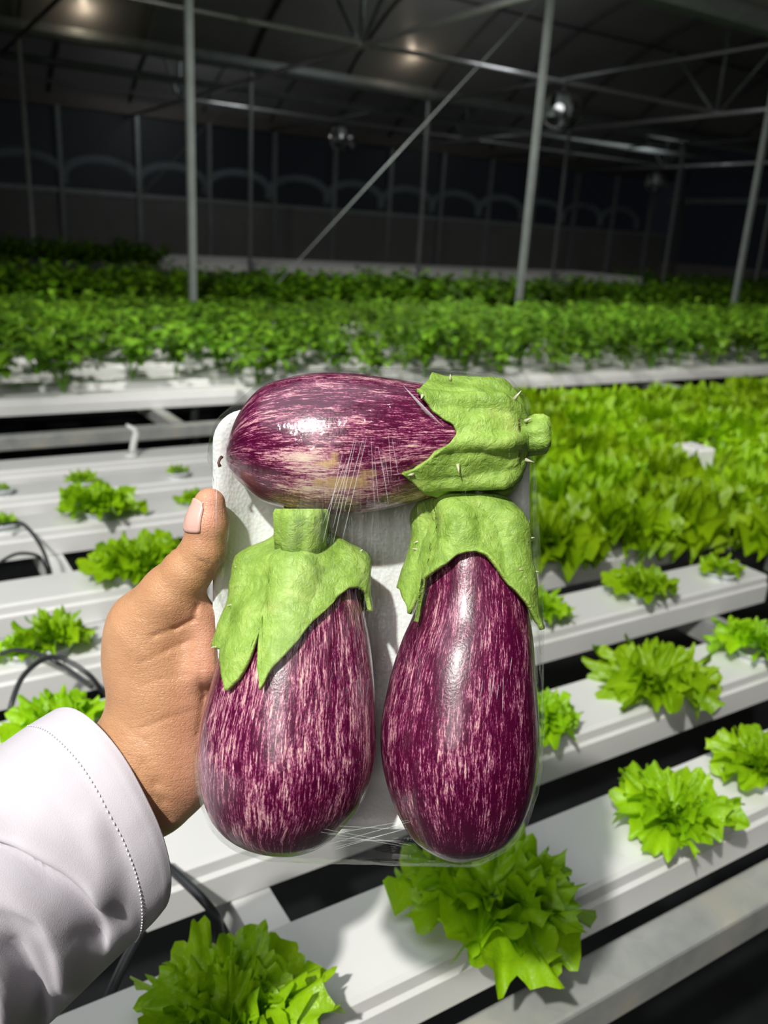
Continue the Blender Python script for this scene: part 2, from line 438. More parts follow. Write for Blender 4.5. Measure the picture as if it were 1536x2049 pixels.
# trusses: webbed at every other post line, plain dark tie rods between
near_words = ['webbed', 'webbed', 'webbed']
for k in range(6):
    x = X0 + k * S
    for b in (2, 3):
        y0, y1 = YG[b], YG[b+1]; ym = (y0 + y1) / 2
        bay = 'middle' if b == 2 else 'farthest'
        if k % 2 == 0:
            mb = MB(); mb.tube([W(x, y0 + 0.05, 3.08), W(x, y1 - 0.05, 3.08)], 0.020, 8)
            o = mb.obj('tie_rod', MAT['darksteel'], None, W(x, ym, 3.08), True)
            tag(o, 'thin dark tie rod across the %s bay, %s from the left' % (bay, ['first', '', 'second', '', 'third'][k]), 'tie rod')
            continue
        t = thing('roof_truss', 'pale webbed truss with a fan of struts across the %s bay, %s from the left' % (bay, ['', 'first', '', 'second', '', 'third'][k]), 'truss', W(x, ym, 2.98), 'webbed roof trusses')
        o0 = W(x, ym, 2.98)
        def part(nm, pts, r, m):
            mb = MB(); mb.tube([tuple(np.array(p) - o0) for p in pts], r, 8); mb.obj(nm, m, t, smooth=True)
        part('bottom_chord', [W(x, y0 + 0.05, 2.98), W(x, y1 - 0.05, 2.98)], 0.030, MAT['tube'])
        part('king_strut', [W(x, ym, 3.0), W(x, ym, 4.85)], 0.024, MAT['post'])
        for sgn in (-1, 1):
            part('diagonal_strut', [W(x, ym + sgn * 0.06, 3.0), W(x, ym + sgn * 1.5, 4.45)], 0.022, MAT['post'])
        part('top_chord', [W(x, *arch(y0, y1, i / 16)) for i in range(17)], 0.022, MAT['darksteel'])

# posts
def post(x, y, lab):
    t = thing('steel_post', lab, 'post', W(x, y, -CAMZ / H), 'galvanised greenhouse posts')
    mb = MB(); w = 0.0205; mb.box((-w, -w, 0), (w, w, CAMZ + ZG * H))
    edge_smooth(mb.obj('upright', MAT['post'], t))
    mb = MB(); mb.box((-0.08, -0.08, 0), (0.08, 0.08, 0.012)); mb.obj('base_plate', MAT['galv'], t)
near_posts = ['tall near steel post left of the tray, rising from behind the herb bed', 'tall near steel post straight above the eggplant stems on the right', 'tall near steel post close to the right edge of the view']
for i, k in enumerate((0, 1, 2)): post(X0 + k * S, 9.0, near_posts[i])
far_posts = ['far steel post at the left edge of the view', 'far steel post between the left near post and the hanging fan', 'far steel post above the striped top eggplant, right of the view centre',
             'far thin steel post just right of the centre-right near post', 'far thin steel post under the rightmost hanging fan', 'far steel post at the right edge, behind the right near post']
for k in range(6): post(X0 + k * S, 18.4, far_posts[k])

# brace cables
def cable(p, q, lab):
    mb = MB(); mb.tube([p, q], 0.0045, 6); tag(mb.obj('brace_cable', MAT['post'], None, p, True), lab, 'brace cable')
a = ray(556, 566); a = a * 9.0 / a[1]
cable(W(X0 + S, 9.0, 3.0), W(a[0], 9.0, a[2]), 'thin pale brace cable slanting down left from the near centre post')
a = ray(208, 469); a = a * 18.4 / a[1]
cable(W(X0 + S, 18.4, 3.0), W(a[0], 18.4, a[2]), 'faint brace cable slanting down left from the far post beside the tall left post')

# back wall
YW = 27.8
mb = MB(); mb.box(W(XA, YW, -CAMZ / H), W(XB, YW + 0.1, 0.66)); tag(mb.obj('wall_back', MAT['panel']), kind='structure')
mb = MB(); mb.box(W(XA, YW - 0.05, 0.66), W(XB, YW + 0.12, 0.80)); tag(mb.obj('trim_1', MAT['post']), kind='structure')
mb = MB(); mb.box(W(XA, YW - 0.1, 3.02), W(XB, YW + 0.2, 3.5)); tag(mb.obj('trim_2', MAT['beam']), kind='structure')
xm = [5.58 - 2.29 * 3 + 2.29 * i for i in range(15)]
for i, x in enumerate(xm):
    mb = MB(); mb.box(W(x - 0.06, YW - 0.12, -CAMZ / H), W(x + 0.06, YW, 3.05))
    tag(mb.obj('trim_%d' % (i + 3), MAT['post']), kind='structure')
    if i + 1 < len(xm):
        mb = MB(); mb.box(W(x + 0.06, YW + 0.04, 0.8), W(xm[i+1] - 0.06, YW + 0.06, 3.05))
        tag(mb.obj('window_%d' % (i + 1), MAT['pane']), kind='structure')
        mb = MB(); xc = (x + xm[i+1]) / 2 + 0.25
        pts = [W(xc - 1.18 * math.cos(PI * j / 14), YW + 0.9, 0.95 + 0.78 * math.sin(PI * j / 14) ** 0.7) for j in range(15)]
        mb.tube(pts, 0.085, 8)
        o = mb.obj('tunnel_hoop', MAT['hoop'], None, pts[0], True)
        tag(o, 'pale blurred arch seen through the dark back wall glazing', 'hoop', 'pale arches beyond the back wall')
# end wall on the right
XE = XB
mb = MB(); mb.box(W(XE, YG[0], -CAMZ / H), W(XE + 0.1, YW, -0.45)); tag(mb.obj('wall_right', MAT['panel']), kind='structure')
mb = MB(); mb.box(W(XE - 0.1, YG[0], 2.1), W(XE + 0.1, YW, 2.3)); tag(mb.obj('trim_30', MAT['post']), kind='structure')
for i, y in enumerate((27.0, 22.5, 18.4, 14.0)):
    mb = MB(); mb.box(W(XE - 0.1, y - 0.07, -CAMZ / H), W(XE + 0.05, y + 0.07, 4.2)); tag(mb.obj('trim_%d' % (31 + i), MAT['beam']), kind='structure')
for i, (ya, yb) in enumerate(((22.6, 26.9), (18.5, 22.4), (14.1, 18.3), (8, 13.9))):
    mb = MB(); mb.box(W(XE + 0.04, ya, -0.45), W(XE + 0.06, yb, 4.6)); tag(mb.obj('window_%d' % (20 + i), MAT['pane']), kind='structure')

# circulation fans
def fan(px, py, xk, yk, r, lab):
    d = ray(px, py); d = d * yk / d[1]; c = np.array(W(d[0], yk, d[2]))
    t = thing('hanging_fan', lab, 'fan', tuple(c), 'round steel fans hanging from the roof')
    R = Matrix.Rotation(math.radians(-62), 4, 'Y') @ Matrix.Rotation(math.radians(90), 4, 'X')
    rot = Matrix.Rotation(math.radians(20), 4, 'Z') @ Matrix.Rotation(PI / 2, 4, 'Y')
    def ob(mb, nm, m):
        V = [rot @ Vector(v) for v in mb.V]; mb.V = V; return edge_smooth(mb.obj(nm, m, t))
    a = MB(); a.lathe([(r*0.94, -0.11), (r, -0.12), (r*1.03, -0.1), (r, -0.08), (r*0.98, 0.08), (r*1.03, 0.1), (r, 0.12), (r*0.94, 0.11), (r*0.93, -0.11)], 28); ob(a, 'drum', MAT['steel'])
    a = MB(); a.lathe([(0.0, -0.09), (0.07, -0.085), (0.075, 0.03), (0.04, 0.06), (0, 0.06)], 18); ob(a, 'motor', MAT['steel'])
    for k in range(4):
        w = k * PI / 2; a = MB(); cs, sn = math.cos(w), math.sin(w)
        V = []
        for (q, tw) in ((0.06, 0.05), (r*0.5, 0.06), (r*0.9, 0.045)):
            for e in (-1, 1): V.append((q*cs - e*0.06*sn, q*sn + e*0.06*cs, e*tw))
        V2 = [(x, y, z + 0.004) for x, y, z in V]
        a.add(V + V2, [(0,1,3,2),(2,3,5,4),(6,8,9,7),(8,10,11,9),(0,2,8,6),(2,4,10,8),(1,7,9,3),(3,9,11,5),(0,6,7,1),(4,5,11,10)]); ob(a, 'blade', MAT['post'])
    a = MB()
    for q in (0.25, 0.45, 0.65, 0.85):
        a.lathe([(r*q - 0.003, 0.115), (r*q, 0.118), (r*q + 0.003, 0.115), (r*q, 0.112), (r*q - 0.003, 0.115)], 24)
    ob(a, 'guard', MAT['steel'])
    a = MB(); a.tube([(0, 0, r), (0, 0, (3.05 - d[2]) * H)], 0.012, 6); a.obj('hanger', MAT['darksteel'], t)
fan(1124, 222, 0, 13.7, 0.20, 'largest steel fan hanging beside the tall centre-right post')
fan(686, 276, 0, 23.1, 0.20, 'steel fan hanging in the middle distance left of the centre')
fan(1312, 365, 0, 23.1, 0.20, 'farthest steel fan hanging low beneath the right truss')

# ------------------------------------------------------------------ growing beds
def channel(yf, xa, xb, lab, group, end=True, zt=-1.0):
    """Rectangular growing channel; yf is its front top edge."""
    w = 0.102; h = 0.056
    o0 = W(xa, yf, zt)
    t = thing('growing_channel', lab, 'channel', o0, group)
    L = (xb - xa) * H
    pr = [(-0.006, -h), (-0.006, -0.020), (-0.002, -0.016), (-0.001, -0.004), (0.003, 0), (w-0.003, 0), (w+0.001, -0.004), (w+0.002, -0.016), (w+0.006, -0.020), (w+0.006, -h)]
    n = len(pr); mb = MB()
    mb.add([(x, a, b) for x in (0, L) for a, b in pr], [(i, i+1, n+i+1, n+i) for i in range(n-1)] + [(n-1, 0, n, 2*n-1)])
    mb.F = [tuple(reversed(f)) for f in mb.F]
    edge_smooth(mb.obj('profile', MAT['channel'], t), 30)
    for nm, x0, x1 in (('end_cap', L, L + 0.004), ('end_cap', -0.004, 0)):
        mb = MB(); mb.add([(x, a, b) for x in (x0, x1) for a, b in pr], [tuple(range(n)), tuple(range(2*n-1, n-1, -1))] + [(i, n+i, n+(i+1) % n, (i+1) % n) for i in range(n)])
        mb.obj(nm, MAT['channel'], t)
    return t
YF = [0.74, 1.09, 1.50, 1.88, 2.25, 2.82, 3.21, 3.58]
ordw = ['nearest', 'second', 'third', 'fourth', 'fifth', 'sixth', 'seventh', 'eighth']
for i, yf in enumerate(YF):
    lab = ('white growing channel nearest the metal rail at the bottom of the view' if i == 0 else
           'white growing channel, %s from the metal rail in the near bed' % ordw[i])
    channel(yf, -0.9, 2.47 if i not in (0, 1) else 2.6, lab, 'white channels of the near bed')
for i, yf in enumerate(YF):
    channel(yf, 2.75, 8.6, 'white channel under the packed lettuce block, %s from the aisle' % ordw[i], 'white channels under the lettuce block')
Y2 = [5.06 + 0.37 * i for i in range(11)]
for i, yf in enumerate(Y2):
    lab = 'front white channel of the herb bed with bare patches' if i == 0 else 'white channel of the herb bed, row %s from its front' % (['', 'two', 'three', 'four', 'five', 'six', 'seven', 'eight', 'nine', 'ten', 'eleven'][i])
    channel(yf, 0.0, 16.5, lab, 'white channels of the herb bed')
mb = MB()
for i in range(6):
    mb.box(W(5.6, 19.4 + i * 0.55, -0.98), W(21.6, 19.4 + i * 0.55 + 0.3, -0.80))
mb.box(W(5.6, 19.3, -1.05), W(21.6, 22.7, -0.98))
tag(mb.obj('empty_bench', MAT['channel'], None, W(12, 21, -1)), 'long pale empty bench at the foot of the dark back wall', 'bench')

def rail(y, xa, xb, z, lab):
    t = thing('bed_rail', lab, 'rail', W(xa, y, z))
    L = (xb - xa) * H; mb = MB()
    mb.box((0, 0, -0.045), (L, 0.046, 0)); o = mb.obj('beam', MAT['galv'], t)
    bv = o.modifiers.new('bevel', 'BEVEL'); bv.width = 0.004; bv.segments = 2
    for x in np.arange(0.3, L, 2.2):
        mb = MB(); mb.box((x, 0.003, -(CAMZ + z * H)), (x + 0.045, 0.043, -0.045)); mb.obj('leg', MAT['galv'], t)
rail(0.645, -0.9, 2.9, -1.118, 'galvanised rail along the front of the near bed, bottom right of the view')
rail(4.62, -0.6, 16.5, -1.11, 'galvanised rail along the front of the herb bed, across the left')
rail(9.4, 0.5, 16.5, -1.11, 'galvanised rail along the rear of the herb bed')
rail(3.95, -0.6, 8.8, -1.16, 'galvanised rail along the rear of the near bed')
for x, lab in ((0.46, 'pale cross bar under the near bed, below the hand'), (2.2, 'pale cross bar under the right ends of the near bed channels'), (3.2, 'cross bar under the near edge of the lettuce block'), (6.5, 'cross bar under the far part of the lettuce block'), (-0.7, 'cross bar under the left ends of the near bed channels')):
    mb = MB(); mb.box(W(x - 0.035, 0.66, -1.17), W(x + 0.035, 4.0, -1.097)); tag(mb.obj('cross_bar', MAT['galv' if x > 1 else 'channel'], None, W(x, 0.66, -1.17)), lab, 'cross bar')
for x, lab in ((1.5, 'cross bar under the left part of the herb bed'), (6, 'cross bar under the middle of the herb bed'), (12, 'cross bar under the right part of the herb bed')):
    mb = MB(); mb.box(W(x - 0.035, 4.64, -1.17), W(x + 0.035, 9.45, -1.097)); tag(mb.obj('cross_bar', MAT['galv'], None, W(x, 4.6, -1.17)), lab, 'cross bar')

# ------------------------------------------------------------------ plants
def fan_leaf(L, Wd, nphi, ns, rg, elev0, bend, ruffle, az, spread=62, base_r=0.006, zb=0.0):
    Phi = math.radians(spread); ph = rg.uniform(0, 9); ph2 = rg.uniform(0, 9); fr = rg.uniform(6.5, 10.5); g = rg.uniform(12, 17)
    V = []; F = []
    ca, sa = math.cos(az), math.sin(az); side = rg.uniform(-0.25, 0.25)
    for i in range(ns + 1):
        s = i / ns
        for j in range(nphi + 1):
            f = -1 + 2 * j / nphi
            jag = 1 + 0.075 * s**5 * (math.sin(g * f + ph2) + 0.6 * math.sin(2.3 * g * f + ph)) + 0.07 * s**3 * math.sin(5.5 * f + ph2)
            x = Wd * s**1.25 * math.sin(f * Phi) / math.sin(Phi) * jag
            y = L * s * (0.30 + 0.70 * math.cos(f * Phi * 0.95)) * jag
            el = elev0 - bend * (y / L)
            # integrate an arc of constant bend
            k = bend / L if abs(bend) > 1e-4 else 1e-4
            hor = (math.sin(elev0) - math.sin(elev0 - k * y)) / k
            ver = -(math.cos(elev0) - math.cos(elev0 - k * y)) / k
            nx, nz = -math.sin(el), math.cos(el)
            d = ruffle * (s**2.6 * math.sin(fr * f + ph) + 0.55 * s**5 * math.sin(2.7 * fr * f + ph2)) + 0.25 * ruffle * s * math.sin(9 * s + 6 * f + ph)
            d += 0.22 * L * (f * f) * s**1.5 * 0.5
            rr = base_r + hor + nx * d; zz = zb - ver * -1 if False else zb + (math.cos(elev0 - k * y) - math.cos(elev0)) / k + nz * d
            tx = x + side * y * 0.3
            V.append((rr * ca - tx * sa, rr * sa + tx * ca, zz))
    w = nphi + 1
    for i in range(ns):
        for j in range(nphi):
            F.append((i*w+j, i*w+j+1, (i+1)*w+j+1, (i+1)*w+j))
    return V, F

def lettuce_mesh(name, seed, R, nleaf, nphi, ns, mat, tall=1.0, ruf=1.0):
    rg = random.Random(seed); mb = MB(); ga = 2.39996
    for i in range(nleaf):
        q = (i + 0.5) / nleaf                # 0 outer .. 1 inner
        L = R * (1.08 - 0.62 * q) * rg.uniform(0.88, 1.1)
        el = math.radians(18 + 58 * q**0.8 + rg.uniform(-8, 8)) * tall
        bend = math.radians(rg.uniform(25, 60) * (1 - 0.3 * q))
        V, F = fan_leaf(L, L * rg.uniform(0.72, 0.92), nphi, ns, rg, min(el, 1.5), bend, 0.15 * R * ruf * rg.uniform(0.8, 1.3), i * ga + rg.uniform(-0.25, 0.25), rg.uniform(64, 84), 0.004 + 0.05 * R * (1 - q), 0.004 + 0.10 * R * q)
        mb.add(V, F)
    me = mesh(name, mb.V, mb.F, True); me.materials.append(mat); return me
cupm = MB(); cupm.lathe([(0.021, -0.02), (0.024, 0.0), (0.0245, 0.010), (0.029, 0.0105), (0.030, 0.013), (0.0285, 0.0150), (0.0235, 0.0140), (0.020, -0.012), (0.0, -0.012)], 24)
CUP = mesh('net_cup', cupm.V, cupm.F, True); CUP.materials.append(MAT['cup'])

VAR = [lettuce_mesh('leaves', 11 + i, 0.10, n, 40, 9, MAT['lettuce'], tl) for i, (n, tl) in enumerate(((17, 1.0), (13, 0.9), (22, 1.05), (11, 1.1), (19, 0.85)))]
SML = [lettuce_mesh('leaves', 31 + i, 0.10, n, 34, 8, MAT['lettuce'], 0.75) for i, n in enumerate((6, 5, 7))]
FLT = lettuce_mesh('leaves', 57, 0.10, 20, 40, 9, MAT['lettuce'], 0.55)

def plant(px, py, rpx, var, lab, rot=0.0, zc=-0.90, dz=0.0, ysnap=None, dyc=0.0):
    rpx *= 0.80; d = ground(px, py, zc)
    if ysnap is not None:
        d = ray(px, py); y = YF[ysnap] + 0.085; d = d * y / d[1]
    yc = min(YF, key=lambda v: abs(v + 0.085 - d[1])) + 0.085
    x = d[0] * yc / d[1]
    for _ in range(12):                       # slide along the channel until it shows at the wanted column
        v = np.array([x, yc, -0.93]) @ AX.T; x += (px - (768 + F_PX * v[0] / v[2])) * v[2] / F_PX / AX[0][0] * 0.7
    p = W(x, yc - 0.035 - dyc, -1.0); r = rpx * depth_of(p) / F_PX
    t = thing('lettuce', lab, 'lettuce', p, 'young lettuces of the near bed')
    t.rotation_euler = (0, 0, rot)
    o = link('leaves', var, None, t, (0, 0, 0.012 + dz)); k = r / 0.10; o.scale = (k, k, k)
    c = link('net_cup', CUP, None, t)
    return t
near = [
 (1298, 1385, 146, FLT, 'full frilly lettuce right of the right eggplant, upper of the two large ones', 0.3),
 (1312, 1668, 136, VAR[2], 'full curly lettuce low on the right, alone on the channel nearest the metal rail', 1.1, -0.9, 0, None, 0.012),
 (945, 1850, 218, VAR[4], 'dark shaded lettuce directly below the right eggplant', 2.0, -0.9, 0, None, 0.02),
 (425, 2010, 220, VAR[2], 'largest bright lettuce at the bottom edge below the sleeve', 0.5, -0.9, 0, None, 0.03),
 (1495, 1290, 100, VAR[0], 'frilly lettuce cut by the right edge of the view, upper one', 1.9),
 (1505, 1500, 112, VAR[2], 'spiky frilly lettuce cut by the right edge of the view, lower one', 2.6),
 (1268, 1182, 88, VAR[1], 'medium lettuce on the third channel near the channel ends', 0.9),
 (1062, 1232, 85, VAR[3], 'lettuce peeking out right of the calyx lobe of the right eggplant', 0.2),
 (1060, 1445, 100, VAR[4], 'lettuce peeking out behind the right side of the right eggplant', 1.4),
 (1430, 1122, 58, SML[0], 'small lettuce in a white net cup at the end of a channel', 0.6),
 (1255, 1060, 55, SML[1], 'small yellow-green lettuce in a cup at the edge of the packed block', 2.2),
 (95, 1285, 98, VAR[3], 'upright lettuce behind the black hose loop, left of the hand', 0.4),
 (105, 1425, 122, VAR[1], 'lettuce just above the shirt cuff, inside the black hose loop', 1.7),
 (40, 1180, 62, SML[2], 'broad low lettuce at the left edge beside the thin black hoses', 2.9),
 (190, 985, 92, VAR[0], 'lettuce highest of the tight diagonal group above the thumb', 0.3),
 (245, 1030, 100, VAR[1], 'lettuce in the middle of the tight diagonal group left of the thumb', 1.5),
 (292, 1118, 118, VAR[4], 'lettuce right behind the thumb, lowest of the tight diagonal group', 2.4),
 (160, 905, 42, SML[0], 'small lettuce in a white cup on the farthest channel, left of the bent pipe', 0.1),
 (350, 898, 30, SML[1], 'tiny lettuce in a white cup on the farthest channel, right of the bent pipe', 0.8),
 (388, 944, 46, SML[2], 'small lettuce in a white cup beside the upper left tray corner', 2.0),
 (-8, 965, 30, SML[2], 'tiny lettuce on the left edge of the view, second farthest channel', 1.0),
 (0, 1050, 36, SML[0], 'small lettuce at the left edge with hoses leaving it', 0.7),
 (-5, 915, 24, SML[1], 'tiny lettuce on the left edge, on the farthest channel', 0.2),
]
for q in near: plant(*q)

BLK = [lettuce_mesh('block_lettuce', 71 + i, 0.105, 28, 24, 6, MAT['block'], 0.82, 1.7) for i in range(4)]
for i, yf in enumerate(YF):
    xs = 2.78 if i < 3 else 1.95 + 0.08 * (i - 3)
    for x in np.arange(xs, min(8.4, 2.6 + 1.35 * (yf + 0.6)), 0.285):
        p = W(x + rnd.uniform(-0.04, 0.04), yf + 0.085 + rnd.uniform(-0.03, 0.03), -1.0)
        o = link('lettuce', rnd.choice(BLK), None, None, (p[0], p[1], p[2] + 0.005))
        k = rnd.uniform(0.9, 1.25); o.scale = (k, k, k * rnd.uniform(0.95, 1.15)); o.rotation_euler = (0, 0, rnd.uniform(0, 6.28))
        tag(o, 'bright green frilly lettuce in the tightly packed block right of the tray', 'lettuce', 'lettuces of the packed block')

def herb_mesh(name, seed, hgt, nst, nl, mat, spread=0.6, lw=0.016):
    rg = random.Random(seed); mb = MB()
    for s in range(nst):
        az = rg.uniform(0, 2 * PI); tilt = rg.uniform(0.1, spread); hh = hgt * rg.uniform(0.6, 1.05)
        pts = []
        for i in range(6):
            u = i / 5; r = hh * u * math.sin(tilt) * (0.6 + 0.6 * u); z = hh * u * math.cos(tilt * u)
            pts.append((r * math.cos(az), r * math.sin(az), z))
        mb.tube(pts, [0.0022 * (1 - 0.5 * i / 5) for i in range(6)], 4, False)
        for k in range(nl):
            u = 0.35 + 0.65 * (k + rg.random()) / nl; i = min(4, int(u * 5)); f = u * 5 - i
            b = Vector(pts[i]).lerp(Vector(pts[i+1]), f)
            a2 = rg.uniform(0, 2 * PI); e = rg.uniform(-0.5, 0.7); L = lw * rg.uniform(1.6, 3.2); wd = lw * rg.uniform(0.7, 1.3)
            d = Vector((math.cos(a2) * math.cos(e), math.sin(a2) * math.cos(e), math.sin(e))); sd = d.cross(Vector((0, 0, 1))).normalized(); up = sd.cross(d)
            V = [b]; prof = ((0.3, 0.8, 0.05), (0.62, 1.0, 0.02), (0.85, 0.6, -0.10))
            for (t, w, c) in prof:
                for q in (-1, 0, 1): V.append(b + d * L * t + sd * wd * w * q + up * (L * c + abs(q) * wd * 0.3))
            V.append(b + d * L - up * L * 0.22)
            F = [(0,1,2),(0,2,3),(1,4,5,2),(2,5,6,3),(4,7,8,5),(5,8,9,6),(7,10,8),(8,10,9)]
            mb.add(V, F)
    me = mesh(name, mb.V, mb.F, True); me.materials.append(mat); return me

HERB = [herb_mesh('herb_plant', 101 + i, 0.28, 10, 11, MAT['herb'], 0.95, 0.021) for i in range(4)]
cand = []
for i, yf in enumerate(Y2):
    for x in np.arange(0.15, 16.2, 0.42):
        if x / yf < 0.06 or x / yf > 1.62: continue
        dens = (0.62 if x < 3 else 0.9) if i < 1 else 0.93
        if rnd.random() > dens: continue
        cand.append((i, x + rnd.uniform(-0.08, 0.08), yf + 0.085 + rnd.uniform(-0.04, 0.04)))
cand.sort(key=lambda c: c[0])
stuffV = MB()
for q, (i, x, y) in enumerate(cand):
    p = W(x, y, -1.0)
    me = rnd.choice(HERB); k = rnd.uniform(0.80, 1.05) * (1.05 - 0.035 * i) * (1.08 if x / y > 1.0 else 1.0); rz = rnd.uniform(0, 6.28)
    if q < 300:
        o = link('herb_plant', me, None, None, p); o.scale = (k, k, k); o.rotation_euler = (0, 0, rz)
        tag(o, 'leafy green herb plant with slender stems in the wide bed behind the tray', 'herb plant', 'leafy herbs of the second bed')
    else:
        v = np.empty(len(me.vertices) * 3); me.vertices.foreach_get('co', v); v = v.reshape(-1, 3) * k
        c, s = math.cos(rz), math.sin(rz)
        v = np.stack([v[:, 0]*c - v[:, 1]*s + p[0], v[:, 0]*s + v[:, 1]*c + p[1], v[:, 2] + p[2]], 1)
        stuffV.add(v, [tuple(f.vertices) for f in me.polygons])
if stuffV.V:
    o = link('herb_foliage', mesh('herb_foliage', stuffV.V, stuffV.F, True), MAT['herb']); tag(o, 'back rows of leafy herbs merging in the distance of the second bed', 'herbs', kind='stuff')

HEDGE = [herb_mesh('bushy_green_plant', 201 + i, 0.36, 22, 12, MAT['hedge'], 1.0, 0.028) for i in range(3)]
hed = []
for i in range(4):
    yy = 10.3 + 0.62 * i
    for x in np.arange(0.4, 19.5, 0.62):
        if x / yy < 0.04 or x / yy > 1.62: continue
        hed.append((x + rnd.uniform(-0.1, 0.1), yy + rnd.uniform(-0.1, 0.1), 1.0))
for x, y, k in hed[:290]:
    o = link('bushy_green_plant', rnd.choice(HEDGE), None, None, W(x, y, -1.15)); kk = k * (1.15 - 0.042 * y) / 0.58 * rnd.uniform(0.88, 1.0)
    o.scale = (kk, kk, kk); o.rotation_euler = (0, 0, rnd.uniform(0, 6.28))
    tag(o, 'dark green bushy plant in the dense far hedge in front of the pale bench', 'plant', 'bushy plants of the far hedge')
for x in np.arange(0.8, 5.4, 0.6):
    for y in (16.9, 17.5):
        o = link('bushy_green_plant', rnd.choice(HEDGE), None, None, W(x, y, -0.95)); o.rotation_euler = (0, 0, rnd.uniform(0, 6.28)); o.scale = (1.05,) * 3
        tag(o, 'tall dim green plant standing behind the far hedge at the left', 'plant', 'tall plants at the far left')
for x in np.arange(21.8, 31, 0.75):
    for y in (17.5, 20.5):
        o = link('bushy_green_plant', rnd.choice(HEDGE), None, None, W(x, y, -1.3)); o.rotation_euler = (0, 0, rnd.uniform(0, 6.28)); o.scale = (1.2,) * 3
        tag(o, 'dim green plant far off at the right beyond the end of the pale bench', 'plant', 'plants at the far right')
# benches below the hedge rows
mb = MB(); mb.box(W(0, 10.2, -1.45), W(20, 14.2, -1.2)); tag(mb.obj('hedge_bench', MAT['dark'], None, W(8, 11, -1.3)), 'dark bench carrying the far hedge', 'bench')
mb = MB(); mb.box(W(0, 16.5, -1.2), W(5.6, 18.0, -0.98)); tag(mb.obj('tall_plant_bench', MAT['dark'], None, W(3, 17, -1.2)), 'dark bench carrying the tall plants at the far left', 'bench')
mb = MB(); mb.box(W(21.7, 17.0, -1.5), W(31.5, 21.2, -1.32)); tag(mb.obj('far_right_bench', MAT['channel'], None, W(25, 19, -1.4)), 'pale bench carrying the plants at the far right', 'bench')

# hoses
def hose(pp, r, lab):
    pts = [W(*(ground(x, y, z))) for x, y, z in pp]
    P = [np.array(p) for p in pts]; out = []
    for i in range(len(P) - 1):
        p0 = P[max(i-1, 0)]; p1 = P[i]; p2 = P[i+1]; p3 = P[min(i+2, len(P)-1)]
        for k in range(8):
            u = k / 8; out.append(tuple(0.5*((2*p1)+(-p0+p2)*u+(2*p0-5*p1+4*p2-p3)*u*u+(-p0+3*p1-3*p2+p3)*u**3)))
    out.append(tuple(P[-1])); mb = MB(); mb.tube(out, r, 8)
    tag(mb.obj('drip_hose', MAT['hose'], None, out[0], True), lab, 'hose')
hose([(5, 1050, -0.95), (45, 1048, -0.96), (80, 1090, -0.98), (98, 1135, -1.02), (103, 1160, -1.1)], 0.0035, 'thin black hose bending down from the small lettuce at the left edge')
hose([(0, 1125, -0.97), (35, 1108, -0.96), (75, 1112, -0.98), (92, 1135, -1.05), (96, 1150, -1.1)], 0.0030, 'thinner black hose arching beside the first at the left edge')
hose([(14, 1470, -1.05), (20, 1420, -0.98), (45, 1355, -0.94), (90, 1318, -0.93), (130, 1320, -0.94), (180, 1352, -0.97), (205, 1385, -1.02)], 0.0035, 'black hose loop arching over the lettuce above the shirt cuff')
hose([(0, 1308, -0.96), (35, 1300, -0.95), (80, 1310, -0.95), (130, 1335, -0.97), (185, 1375, -1.0)], 0.003, 'black hose crossing behind the loop above the shirt cuff')
hose([(325, 1725, -0.975), (370, 1765, -0.975), (410, 1805, -0.985), (435, 1840, -1.02), (440, 1880, -1.1)], 0.0045, 'black hose coming out below the cuff across the near channel')
hose([(285, 1860, -0.99), (255, 1915, -1.02), (220, 1990, -1.06), (190, 2070, -1.1)], 0.0045, 'black hose running down left of the largest bright lettuce')
# bent pipe stub on the farthest channel
d = ground(263, 914, -1.0)
t = thing('pipe_stub', 'white bent pipe stub standing on the farthest channel of the near bed', 'pipe', W(d[0], d[1], -1.0))
p0 = W(d[0], d[1], -1.0)
mb = MB(); mb.tube([(0, 0, 0), (0.007, 0, 0.035), (0.015, 0, 0.062), (0.011, 0, 0.074), (-0.010, 0, 0.088)], [0.009, 0.009, 0.0095, 0.0075, 0.003], 10); mb.obj('pipe', MAT['channel'], t, smooth=True)
mb = MB(); mb.lathe([(0.0, 0.002), (0.018, 0.002), (0.018, 0.009), (0.011, 0.010)], 14); mb.obj('collar', MAT['channel'], t, smooth=True)
d = ground(1390, 892, -0.80)
mb = MB(); mb.box((-0.035, -0.04, -0.06), (0.035, 0.04, 0.0))
o = mb.obj('white_block', MAT['channel'], None, (0, 0, 0)); o.location = W(d[0], d[1], -0.80)
bv = o.modifiers.new('bevel', 'BEVEL'); bv.width = 0.006; bv.segments = 2
tag(o, 'short white channel piece showing in a gap of the packed lettuce block', 'channel piece')

# ------------------------------------------------------------------ held things: frame of the tray (x right, y up, z towards the viewer)
D = 0.460
TM = Matrix.Identity(4)
for i in range(3):
    TM[i][0] = AX[0][i]; TM[i][1] = AX[1][i]; TM[i][2] = -AX[2][i]; TM[i][3] = CAM[i] + AX[2][i] * D
def Lc(px, py, z=0.0):
    k = (D - z) / F_PX; return np.array([(px - 768) * k, -(py - 1024.5) * k, z])
def held(name, label, cat, c, group=None):
    return thing(name, label, cat, None, group, TM @ Matrix.Translation(Vector(c)))

def interp(tab, n):
    tab = np.array(tab, dtype=float); x = tab[:, 0]
    xs = np.linspace(x[0], x[-1], n); return xs

